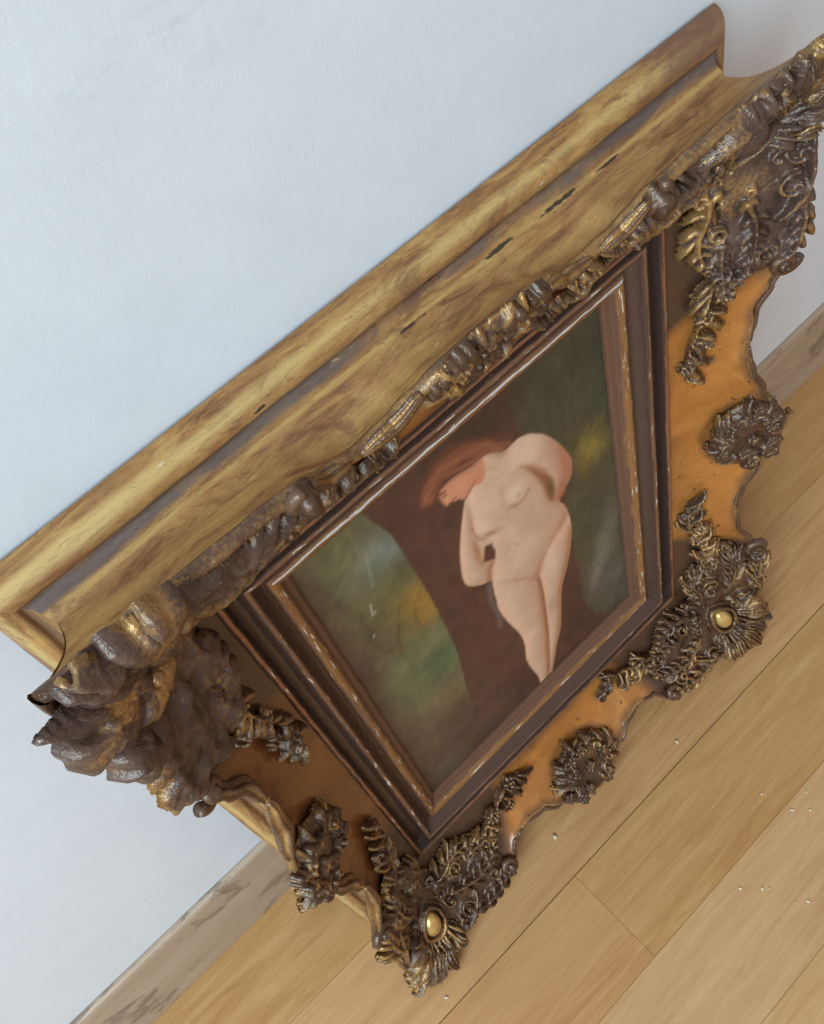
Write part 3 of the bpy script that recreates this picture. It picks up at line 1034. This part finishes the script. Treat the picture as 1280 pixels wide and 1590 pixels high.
def rough(q, k=1.0):
    return q + (noise.noise_vector(q * 26) * 0.0032 + noise.noise_vector(q * 65 + Vector((3, 1, 7))) * 0.0018 + noise.noise_vector(q * 150) * 0.0009) * k


def leaf(pts, width, height, parent, mat, seed=0, lobes=4, name='leaf', curl=0.0, nu=24, nv=17, twist=0.0, rk=0.7):
    """acanthus leaf: swept along a curve lying on the moulding, ribbed, with scalloped edges"""
    rr = random.Random(seed)
    ph = rr.random() * 6
    vs = []
    cen = []
    for i in range(nu):
        s = i / (nu - 1)
        c = bez(pts, s)
        P = on_surf(c.x, c.y, c.z + curl * s ** 3)
        cen.append(P)
    for i in range(nu):
        s = i / (nu - 1)
        c = bez(pts, s)
        T = (cen[min(i + 1, nu - 1)] - cen[max(i - 1, 0)]).normalized()
        N = surf_n(c.x, c.y)
        B = T.cross(N).normalized()
        N = B.cross(T).normalized()
        w = width * (math.sin(math.pi * min(1, s ** 0.85)) ** 0.6) * (1 + 0.16 * abs(math.sin(lobes * math.pi * s + ph)) - 0.08)
        w = max(w, width * 0.04)
        endk = min(1.0, s * 7, (1 - s) * 7)
        hh = height * (0.45 + 0.55 * math.sin(math.pi * min(1, 0.15 + 0.8 * s))) * (0.25 + 0.75 * endk)
        for j in range(nv):
            r = -1 + 2 * j / (nv - 1)
            h = hh * ((1 - abs(r) ** 2.2) + 0.34 * math.cos(r * 12.0 + 1.2 * math.sin(3 * s + ph)) - 0.38 * math.exp(-(r / 0.13) ** 2))
            h += hh * 0.09 * math.sin(lobes * 2 * math.pi * s + ph - abs(r) * 3)
            if abs(r) > 0.99:
                h -= hh * 0.9 + 0.004
            q = cen[i] + B * (w * r) + N * (h + twist * r * w)
            q = rough(q, rk)
            vs.append(L(q.x, q.y, q.z))
    return mesh_obj(name, vs, grid_faces(nu, nv), mat, parent)


def tube(path, rad, parent, mat, name, nv=12, flute=0):
    """swept tube, path = list of (x, y, lift), rad(s)"""
    P = [on_surf(*p) for p in path]
    nu = len(P)
    vs = []
    for i in range(nu):
        s = i / (nu - 1)
        T = (P[min(i + 1, nu - 1)] - P[max(i - 1, 0)]).normalized()
        N = surf_n(path[i][0], path[i][1])
        B = T.cross(N).normalized()
        N = B.cross(T).normalized()
        r0 = rad(s)
        for j in range(nv):
            a = 2 * math.pi * j / nv
            r = r0 * (1 + (0.34 * math.cos(a * flute) if flute else 0))
            q = P[i] + B * (math.cos(a) * r) + N * (math.sin(a) * r)
            q = rough(q, 0.45)
            vs.append(L(q.x, q.y, q.z))
    f = grid_faces(nu, nv, True)
    f.append(tuple(range(nv))[::-1])
    f.append(tuple(range((nu - 1) * nv, nu * nv)))
    return mesh_obj(name, vs, f, mat, parent)


def polar(cx, cy, R, H, parent, mat, name, na=40, nr=10, base=-0.006, rk=0.0):
    """relief built on rings: R(theta) outline, H(rho, theta) height over the moulding"""
    vs = []
    for i in range(nr + 1):
        rho = i / nr
        for j in range(na):
            th = 2 * math.pi * j / na
            rr = R(th) * rho
            x, y = cx + rr * math.cos(th), cy + rr * math.sin(th)
            h = H(rho, th)
            if i == nr:
                h = base
                x, y = cx + rr * .94 * math.cos(th), cy + rr * .94 * math.sin(th)
            q = on_surf(x, y, h)
            if rk:
                q = rough(q, rk)
            vs.append(L(q.x, q.y, q.z))
    return mesh_obj(name, vs, grid_faces(nr + 1, na, True), mat, parent)


def flower(x, y, r, lift, parent, mat, seed, petals=6):
    rr = random.Random(seed)
    ph = rr.random() * 6

    def R(th):
        return r * (0.66 + 0.36 * abs(math.cos(petals * 0.5 * (th + ph))) ** 0.6)

    def H(rho, th):
        pet = abs(math.cos(petals * 0.5 * (th + ph))) ** 0.8
        h = lift + r * (0.42 * math.sin(math.pi * min(1, rho * 0.95)) ** 0.8) * (0.45 + 0.55 * pet) + r * 0.15 * rho
        if rho < 0.3:
            h = max(h, lift + r * 0.55 * math.sqrt(max(0, 1 - (rho / 0.3) ** 2)))
        return h
    return polar(x, y, R, H, parent, mat, 'flower', 36, 10, base=-0.003, rk=0.4)


def part_empty(name):
    o = bpy.data.objects.new(name, None)
    COL.objects.link(o)
    o.parent = root
    return o


def scroll_path(x, y, r0, a0, turns, sgn, lift0, lift1, n=30):
    out = []
    for i in range(n):
        s = i / (n - 1)
        r = r0 * (1 - 0.80 * s)
        a = a0 + sgn * turns * 2 * math.pi * s
        out.append((x + r * math.cos(a), y + r * math.sin(a), lift0 + (lift1 - lift0) * s))
    return out


# ------------------------------------------------------------------ cast relief: many strokes fused into one surface
def v_surf(X, Y):
    ax = np.maximum(np.abs(X) - HA, 0)
    ay = np.maximum((np.abs(Y) - HB) / KY, 0)
    return 0.05 + SLOPE * (ax ** 5 + ay ** 5 + 1e-15) ** 0.2


def bezier2(p0, p1, p2, n=16):
    t = np.linspace(0, 1, n)[:, None]
    return (1 - t) ** 2 * np.array(p0) + 2 * t * (1 - t) * np.array(p1) + t * t * np.array(p2)


class Strokes:
    """collects curved strokes (points, half width, height) in a local plane; G maps the plane to frame x, y"""

    def __init__(self, G, rr):
        self.G, self.rr, self.items = G, rr, []

    def add(self, pts, w0, w1, h0, h1, wm=None, hm=None):
        pts = np.asarray(pts, float)
        n = len(pts)
        t = np.linspace(0, 1, n)
        w = w0 + (w1 - w0) * t
        h = h0 + (h1 - h0) * t
        if wm is not None:
            w = w + (wm - (w0 + w1) / 2) * np.sin(np.pi * t)
        if hm is not None:
            h = h + (hm - (h0 + h1) / 2) * np.sin(np.pi * t)
        P = np.array([self.G(*p) for p in pts])
        self.items.append((P, w, h))

    def spiral(self, c, r0, a0, turns, sgn, w=.0045, h=.016):
        t = np.linspace(0, 1, 30)
        r = r0 * (1 - .86 * t)
        a = a0 + sgn * turns * 2 * np.pi * t
        self.add(np.stack([c[0] + r * np.cos(a), c[1] + r * np.sin(a)], 1), w * .8, w * 1.1, h * .75, h * 1.15)

    def acanthus(self, p0, p1, p2, W, nf=6, h=.014, fw=.0050):
        """a vein with curling fingers on both sides"""
        rr = self.rr
        vein = bezier2(p0, p1, p2, 22)
        self.add(vein, fw * 1.2, fw * .6, h * 1.0, h * .6, hm=h * 1.15)
        for sg in (-1, 1):
            for i in range(nf):
                s = (i + .35 + rr.uniform(-.12, .12)) / nf
                k = min(int(s * 21), 20)
                o = vein[k]
                tg = vein[k + 1] - vein[k]
                tg = tg / (np.linalg.norm(tg) + 1e-9)
                nr = np.array([-tg[1], tg[0]]) * sg
                ln = W * math.sin(math.pi * (.18 + .74 * s)) * rr.uniform(.85, 1.15)
                self.add(bezier2(o, o + (nr * .75 + tg * .25) * ln * .7, o + (nr * .70 + tg * .85) * ln, 10), fw * .9, fw * .45, h * .75, h * .45, wm=fw * 1.15, hm=h * .95)
        e = vein[-1]
        tg = vein[-1] - vein[-3]
        self.spiral(e, fw * 1.5, math.atan2(tg[1], tg[0]), .8, rr.choice((-1, 1)), fw * .6, h * .8)

    def rose(self, c, r, petals=5, h=.014):
        a0 = self.rr.random() * 6
        self.add([c, (c[0] + 1e-4, c[1])], r * .30, r * .30, h * 1.1, h * 1.1)
        for i in range(petals):
            a = a0 + i / petals * 2 * math.pi
            p = (c[0] + .62 * r * math.cos(a), c[1] + .62 * r * math.sin(a))
            q = (c[0] + .85 * r * math.cos(a + .25), c[1] + .85 * r * math.sin(a + .25))
            self.add([p, q], r * .34, r * .26, h * .80, h * .70)


def relief(name, st, parent, mat, bbox, step=.0019, base=None, rk=.55, thick=.013, soft=0.0, seed=0, low=1.0):
    x0, x1, y0, y1 = bbox
    nx, ny = int((x1 - x0) / step) + 1, int((y1 - y0) / step) + 1
    X, Y = np.meshgrid(np.linspace(x0, x1, nx), np.linspace(y0, y1, ny))
    acc = np.zeros(X.shape)
    for (P, w, h) in st.items:
        R = w.max() + step
        a0, a1 = np.searchsorted(X[0], P[:, 0].min() - R), np.searchsorted(X[0], P[:, 0].max() + R)
        b0, b1 = np.searchsorted(Y[:, 0], P[:, 1].min() - R), np.searchsorted(Y[:, 0], P[:, 1].max() + R)
        if a1 <= a0 or b1 <= b0:
            continue
        sx, sy = X[b0:b1, a0:a1], Y[b0:b1, a0:a1]
        best = np.zeros(sx.shape)
        for k in range(len(P) - 1):
            d = P[k + 1] - P[k]
            L2 = d @ d + 1e-12
            t = np.clip(((sx - P[k, 0]) * d[0] + (sy - P[k, 1]) * d[1]) / L2, 0, 1)
            D = np.hypot(sx - P[k, 0] - t * d[0], sy - P[k, 1] - t * d[1])
            ww = w[k] + (w[k + 1] - w[k]) * t
            hh = h[k] + (h[k + 1] - h[k]) * t
            best = np.maximum(best, hh * np.sqrt(np.clip(1 - (D / ww) ** 2, 0, 1)))
        acc[b0:b1, a0:a1] += best ** 5
    H = acc ** 0.2
    if base is not None:
        H = np.maximum(H, base(X, Y))
    if soft > 0:
        r = int(2.5 * soft / step) + 1
        kx = np.exp(-.5 * (np.arange(-r, r + 1) * step / soft) ** 2)
        kx /= kx.sum()
        Pd = np.pad(H, r)
        T = sum(kx[i] * Pd[i:i + ny, :] for i in range(2 * r + 1))
        H2 = sum(kx[i] * T[:, i:i + nx] for i in range(2 * r + 1))
        H = np.where(H > 0, H2, 0)
    act = H > .0012
    H = H * low
    keep = act[:-1, :-1] | act[1:, :-1] | act[:-1, 1:] | act[1:, 1:]
    used = np.zeros(X.shape, bool)
    used[:-1, :-1] |= keep; used[1:, :-1] |= keep; used[:-1, 1:] |= keep; used[1:, 1:] |= keep
    idx = -np.ones(X.shape, int)
    idx[used] = np.arange(used.sum())
    e = .004
    Gx = (v_surf(X + e, Y) - v_surf(X - e, Y)) / (2 * e)
    Gy = (v_surf(X, Y + e) - v_surf(X, Y - e)) / (2 * e)
    nl = np.sqrt(Gx ** 2 + Gy ** 2 + 1)
    lift = np.where(act, H, -.0012)
    px_, py_, pz_ = X - Gx / nl * lift, Y - Gy / nl * lift, v_surf(X, Y) + lift / nl
    vs = []
    for x, y, z in zip(px_[used], py_[used], pz_[used]):
        q = rough(Vector((x, y, z)), rk)
        vs.append(L(q.x, q.y, q.z))
    ii = np.argwhere(keep)
    fs = [(int(idx[a, b]), int(idx[a, b + 1]), int(idx[a + 1, b + 1]), int(idx[a + 1, b])) for a, b in ii]
    o = mesh_obj(name, vs, fs, mat, parent)
    if thick:
        md = o.modifiers.new('thickness', 'SOLIDIFY')
        md.thickness = thick * S
        md.offset = -1
    return o


# corner ornaments: seen from the bead corner, p outward in x, q outward in y
def corner(sx, sy, seed, mat, mat2, label, lump=1.0, top=False):
    rr = random.Random(seed)

    def G(p, q):
        return sx * (HA + p), sy * (HB + q * KY)
    st = Strokes(G, rr)
    CP, CQ = .068, .090
    fw = .0050 * (1.25 if lump > 1 else 1.0)
    j = lambda k=.006: rr.uniform(-k, k)
    # ring round the cabochon
    a = np.linspace(0, 2 * np.pi, 40)
    st.add(np.stack([CP + .0275 * np.cos(a), CQ + .029 * np.sin(a)], 1), .0062, .0062, .020, .020)
    # shell fan towards the tip
    for k, an in enumerate(np.linspace(-.62, 2.2, 13 if lump <= 1 else 6)):
        an += rr.uniform(-.05, .05)
        dx, dy = math.cos(an), math.sin(an)
        r1 = (.070 + .042 * max(0, math.sin(an + .785)) ** 3) * rr.uniform(.94, 1.06)
        b = rr.uniform(-.010, .010)
        st.add(bezier2((CP + .036 * dx, CQ + .036 * dy), (CP + .06 * dx - b * dy, CQ + .06 * dy + b * dx), (CP + r1 * dx, CQ + r1 * dy), 12),
               fw * .8, fw * .9, .016, .015, wm=fw * (1.45 if lump <= 1 else 2.4), hm=.024 if lump <= 1 else .030)
    # arms, the same on both sides: F(along the side towards its middle, outward)
    for tag, F in enumerate((lambda al, ou: (-al, ou), lambda al, ou: (ou, -al))):
        short = top and tag == 0
        f = lambda al, ou: F(al + j(.005), ou + j(.005))
        st.acanthus(f(-.020, .055), f(.03, .020), f(.085, .045), .024, 6, .015, fw)
        st.acanthus(f(.000, .085), f(.055, .110), f(.115, .085), .026, 6, .018, fw)
        if not short:
            st.acanthus(f(-.010, .130), f(.05, .150), f(.105, .128), .022, 6, .018, fw)
            st.acanthus(f(.05, .062), f(.085, .050), f(.130, .070), .018, 5, .014, fw * .9)
        for (al, ou, r0, tn) in ((.030, .055, .015, 1.3), (.075, .112, .014, 1.2), (-.005, .130, .016, 1.3), (.10, .062, .012, 1.1)):
            if short and ou > .1 and al > .05:
                continue
            st.spiral(f(al, ou), r0, rr.random() * 6, tn, rr.choice((-1, 1)), fw * .85, .019)
        # C scrolls that tie the fan to the arm
        st.add(bezier2(f(-.055, .143), f(.005, .150), f(.035, .115), 18), fw, fw * .7, .016, .014, hm=.024)
        st.add(bezier2(f(-.030, .040), f(.010, .060), f(.045, .020), 18), fw * .9, fw * .6, .014, .010, hm=.019)
    # small curls and drops filling in
    for k in range(22):
        an, r = rr.random() * 6.28, rr.uniform(.035, .085)
        c = (CP + r * math.cos(an), CQ + r * math.sin(an))
        if c[0] < .004 and c[1] < .004:
            continue
        if c[0] > .150 or c[1] > .150 or c[0] < -.09 or c[1] < -.09:
            continue
        st.spiral(c, rr.uniform(.007, .013), rr.random() * 6, rr.uniform(.6, 1.1), rr.choice((-1, 1)), fw * .7, rr.uniform(.012, .020))

    def base(X, Y):
        P = sx * X - HA
        Q = (sy * Y - HB) / KY
        d = np.hypot((P - CP) / 1.0, (Q - CQ) / 1.0)
        arm1 = np.hypot(np.maximum(np.abs(P - .0) - .07, 0), (Q - .10))
        arm2 = np.hypot((P - .10), np.maximum(np.abs(Q) - .07, 0))
        if top:
            arm1 = np.hypot(np.maximum(np.abs(P - .03) - .05, 0), (Q - .09))
        m = np.minimum(np.minimum(d - .084, arm1 - .042), arm2 - .042)
        tip = np.maximum(P, Q) - .156
        m = np.maximum(m, tip)
        nzv = np.sin(P * 150 + seed) * np.sin(Q * 130 + seed * 2) * .0022 * lump
        return np.where(m < 0, np.minimum(-m * .5, .0065 * lump) + nzv, 0)
    xs = sorted((sx * (HA - .150), sx * (HA + .185)))
    ys = sorted((sy * (HB - .155), sy * (HB + .195)))
    c = relief('corner_ornament', st, root, mat, (xs[0], xs[1], ys[0], ys[1]), .0018, base, rk=.6 if lump <= 1 else .9, soft=.0036 if lump > 1 else 0, seed=seed, thick=.007 if top else .013)
    c['label'] = label
    cx, cy = G(CP, CQ)

    def Rc(th):
        return 0.0225 / math.sqrt((math.cos(th) / 0.92) ** 2 + (math.sin(th) / 1.10) ** 2)
    polar(cx, cy, Rc, lambda rho, th: 0.010 + 0.017 * math.sqrt(max(0, 1 - rho * rho)), c, M_cab if not top else M_worn, 'cabochon', 36, 12)
    # free standing leaves curling off the rim
    for k, an in enumerate((-.30, .10, .45, .79, 1.12, 1.5, 1.9) if lump <= 1 else ()):
        an += rr.uniform(-.1, .1)
        dx, dy = math.cos(an), math.sin(an)
        r1 = (.078 + .036 * max(0, math.sin(an + .785)) ** 3) * rr.uniform(.9, 1.05)
        b = rr.uniform(-.02, .02)
        pts = [G(CP + .05 * dx, CQ + .05 * dy) + (.014,), G(CP + .07 * dx - b * dy, CQ + .07 * dy + b * dx) + (.026,), G(CP + r1 * dx, CQ + r1 * dy) + (.012,)]
        leaf(pts, rr.uniform(.011, .017) * (1.3 if lump > 1 else 1), .009, c, mat if k % 2 else mat2, seed * 50 + k, 2, curl=rr.uniform(-.010, .008), rk=.8 * lump)
    if lump > 1:
        for k in range(18):
            an, r = rr.uniform(-1.0, 2.6), rr.uniform(.02, .100)
            x, y = G(min(CP + r * math.cos(an), .155), min(CQ + r * math.sin(an), .150))
            kr, kl, kp = rr.uniform(.016, .036), rr.uniform(.016, .034), rr.random() * 6
            if k < 3:
                x, y = G(*((.116, .112), (.128, .080), (.088, .128))[k])
                kr, kl = (.040, .032, .028)[k], (.026, .024, .022)[k]
            polar(x, y, lambda t_: kr * (1 + .25 * math.sin(2 * t_ + kp) + .15 * math.sin(5 * t_ + kp)), lambda rho, t_: .004 + kl * math.sqrt(max(0, 1 - rho ** 2.4)), c,
                  M_worn_g if k % 4 == 0 else mat, 'knob', 50, 18, rk=1.0)
    return c


CSPEC = [(-1, 1, 3, 'large worn top left corner ornament'), (1, 1, 11, 'dark top right corner ornament'),
         (1, -1, 23, 'lower right corner ornament round a bright gold oval boss'), (-1, -1, 37, 'bottom left corner ornament round a dull gold oval boss')]
for sx, sy, sd, lab in CSPEC:
    corner(sx, sy, sd, M_worn if sy > 0 else M_compo, M_compo_g if sx > 0 else M_worn, lab, 1.6 if (sx, sy) == (-1, 1) else 1.0, sy > 0)


# side rosettes, sprigs, rim scrolls -------------------------------------------
def side_pt(side, c, d):
    if side == 0: return (c, -(HB + d * KY))
    if side == 2: return (-c, HB + d * KY)
    if side == 1: return (HA + d, c)
    return (-(HA + d), -c)


def side_box(side, c0, c1, d0, d1):
    a, b = side_pt(side, c0, d0), side_pt(side, c1, d1)
    return (min(a[0], b[0]), max(a[0], b[0]), min(a[1], b[1]), max(a[1], b[1]))


for side in range(4):
    rr = random.Random(100 + side)
    horiz = side in (0, 2)
    # ---- rosette: a bunch of small roses and leaves
    st = Strokes(lambda p, q, side=side: side_pt(side, p, q), rr)
    spots = [(0, .108), (-.036, .100), (.038, .104), (.016, .140), (-.024, .138), (.008, .074), (-.024, .070), (-.060, .112), (.062, .116), (.042, .138), (.034, .072), (-.050, .136)]
    for k in range(15):
        a = k / 15 * 6.283 + rr.uniform(-.2, .2)
        al, ou = math.cos(a), math.sin(a)
        b = rr.uniform(-.014, .014)
        f1 = rr.uniform(.86, 1.06)
        st.add(bezier2((al * .045, .106 + ou * .030), (al * .065 + b, .106 + ou * .042 + b), (al * .080 * f1, .106 + ou * .056 * f1), 10), .0055, .0025, .016, .008, wm=.0075, hm=.017)
    for k in range(10):
        a = rr.random() * 6.28
        st.spiral((math.cos(a) * .05, .106 + math.sin(a) * .034), rr.uniform(.007, .012), rr.random() * 6, 1.0, rr.choice((-1, 1)), .0034, .022)

    def rbase(X, Y, side=side):
        al, ou = (X, np.abs(Y) - HB) if side in (0, 2) else (Y, np.abs(X) - HA)
        if side in (0, 2):
            ou = ou / KY
        m = 1 - np.hypot(al / .074, (ou - .106) / .050)
        return np.where(m > 0, np.minimum(m * .05, .010), 0)
    ro = relief('side_rosette', st, root, M_worn_g if side == 2 else M_compo, side_box(side, -.10, .10, .035, .180), .0016, rbase, rk=1.0 if side == 2 else .6, thick=.005 if side == 2 else .013, low=.75 if side == 2 else 1.0)
    for k, (c, d) in enumerate(spots):
        x, y = side_pt(side, c + rr.uniform(-.008, .008), d + rr.uniform(-.006, .006))
        flower(x, y, rr.uniform(.010, .0165), rr.uniform(.009, .017) * (.6 if side == 2 else 1), ro, M_compo_g if k % 3 == 0 or side == 2 else M_compo, side * 17 + k, rr.choice((4, 5, 5, 6)))
    # ---- volutes at the ends of the scalloped dips, with the rim scroll running from them
    cv = .232 if horiz else .335
    for sg in (-1, 1):
        x, y = side_pt(side, sg * cv, .130)
        pth = scroll_path(x, y, .016, math.atan2(*(side_pt(side, sg * cv, .2)[i] - side_pt(side, sg * cv, .1)[i] for i in (1, 0))), 1.25, sg * (1 if side in (0, 2) else -1), .004, .014)
        vo = tube(pth, lambda s: .0078 * (1 - .25 * s), root, M_scroll, 'volute', 14)
        polar(x, y, lambda th: (.014 if side == 2 else .0095), lambda rho, th: .010 + (.018 if side == 2 else .012) * math.sqrt(max(0, 1 - rho * rho)), vo, M_compo_g, 'volute_eye', 30, 12, rk=1.3)
        dipc = .165 if horiz else .20
        for (c0, c1) in ((dipc + .005, cv - .012), (dipc - .008, .085)):
            path = []
            for i in range(26):
                s = i / 25
                c = sg * (c0 + (c1 - c0) * s)
                path.append(side_pt(side, c, rim(side, c) + .001) + (.003,))
            fat = {3: .0100, 2: .0070, 0: .0046, 1: .0046}[side]
            tube(path, lambda s, fat=fat: fat * (.22 + .78 * math.sin(math.pi * min(1, .06 + .80 * s)) ** .8), root, M_scroll_g if side in (2, 3) else M_scroll, 'rim_scroll', 24, 5 if side in (2, 3) else 0)
    # ---- sprigs of small leaves and flowers along the bead, growing out of the corners
    for sg in (-1, 1):
        half = HA if horiz else HB
        ext = .27 if not horiz else .21
        st = Strokes(lambda p, q, side=side, sg=sg, half=half: side_pt(side, sg * (half - .02 - p), q), rr)

        def dd(s):
            return .030 + .018 * math.sin(s * 5) + .014 * s
        st.add([(ext * s, dd(s)) for s in np.linspace(.25, 1, 24)], .0030, .0018, .010, .006)
        for k in range(13):
            s = .30 + .70 * (k + rr.uniform(-.4, .4)) / 12
            o = (ext * s, dd(s))
            sd_ = rr.choice((-1, 1, 1))
            ln, ou = rr.uniform(.014, .034), sd_ * rr.uniform(.008, .026)
            if o[1] + ou < .010:
                ou = abs(ou)
            st.add(bezier2(o, (o[0] + ln * .3, o[1] + ou * .9), (o[0] + ln, o[1] + ou), 10), .0026, .0014, .009, .005, wm=.0050, hm=.013)
            if k % 2:
                st.add(bezier2(o, (o[0] + ln * .6, o[1] + ou * .5), (o[0] + ln * .7, o[1] + ou * 1.3), 10), .0022, .0014, .009, .005, wm=.0040, hm=.011)
        for k, s in enumerate((.36, .47, .60, .74, .90)):
            st.rose((ext * s + rr.uniform(-.006, .006), dd(s) + (.020 if k % 2 else .002) + rr.uniform(-.004, .004)), rr.uniform(.009, .014), rr.choice((5, 6)), .012)
        relief('sprig', st, root, M_compo_g, side_box(side, sg * (half - .02 - ext - .05), sg * (half), .002, .105), .0015, None, rk=.35, thick=0)

# ------------------------------------------------------------------ crumbs on the floor
M_crumb = mat_plain('crumb_plaster', (0.78, 0.68, 0.52), 0.5)
CR = [(0.1366, -0.1225, 1.6, 'largest pale plaster crumb on floor, alone just below the bottom rosette'),
      (0.2504, -0.1392, 1.3, 'pale plaster crumb on floor beside the dark long joint, below the bright gold boss'),
      (0.2625, -0.2047, .8, 'faint crumb at left of the loose foursome by the right edge'),
      (0.2680, -0.2258, 1.0, 'pale crumb at lower left of the loose foursome by the right edge'),
      (0.2766, -0.2343, 1.0, 'pale crumb at lower right of the loose foursome by the right edge'),
      (0.2850, -0.2252, .9, 'pale crumb at upper right of the loose foursome by the right edge'),
      (0.2012, -0.2330, 1.1, 'bright crumb leftmost in the scattered row at lower right of floor'),
      (0.2115, -0.2430, 1.0, 'pale crumb left of a close pair in the scattered row on floor'),
      (0.2149, -0.2462, .7, 'tiny crumb right of a close pair in the scattered row on floor'),
      (0.2262, -0.2684, .9, 'pale crumb rightmost in the scattered row at lower right of floor'),
      (0.2196, -0.2631, .6, 'tiniest crumb, second from right in the scattered row on floor'),
      (0.0085, -0.1420, 1.2, 'small pale plaster crumb at the very tip of the bottom left corner')]
for i, (x, y, k, lab) in enumerate(CR):
    rr = random.Random(i + 400)
    vs = []
    r = .00080 * k
    el = rr.uniform(1.3, 2.4)
    for a in range(4):
        la = (a / 3 - .5) * math.pi * .96
        for b in range(8):
            lo = b / 8 * 2 * math.pi
            q = rr.uniform(.55, 1.35)
            vs.append((r * q * el * math.cos(la) * math.cos(lo), r * q * math.cos(la) * math.sin(lo), r * .55 * (math.sin(la) + .97) * rr.uniform(.8, 1.1)))
    f = grid_faces(4, 8, True) + [tuple(range(8))[::-1], tuple(range(24, 32))]
    o = mesh_obj('plaster_crumb', vs, f, M_crumb)
    o.location = (x, y, 0.0001)
    o.rotation_euler = (0, 0, rr.random() * 6)
    o['category'] = 'crumb'
    o['label'] = lab
    o['group'] = 'plaster crumbs scattered on the floor'
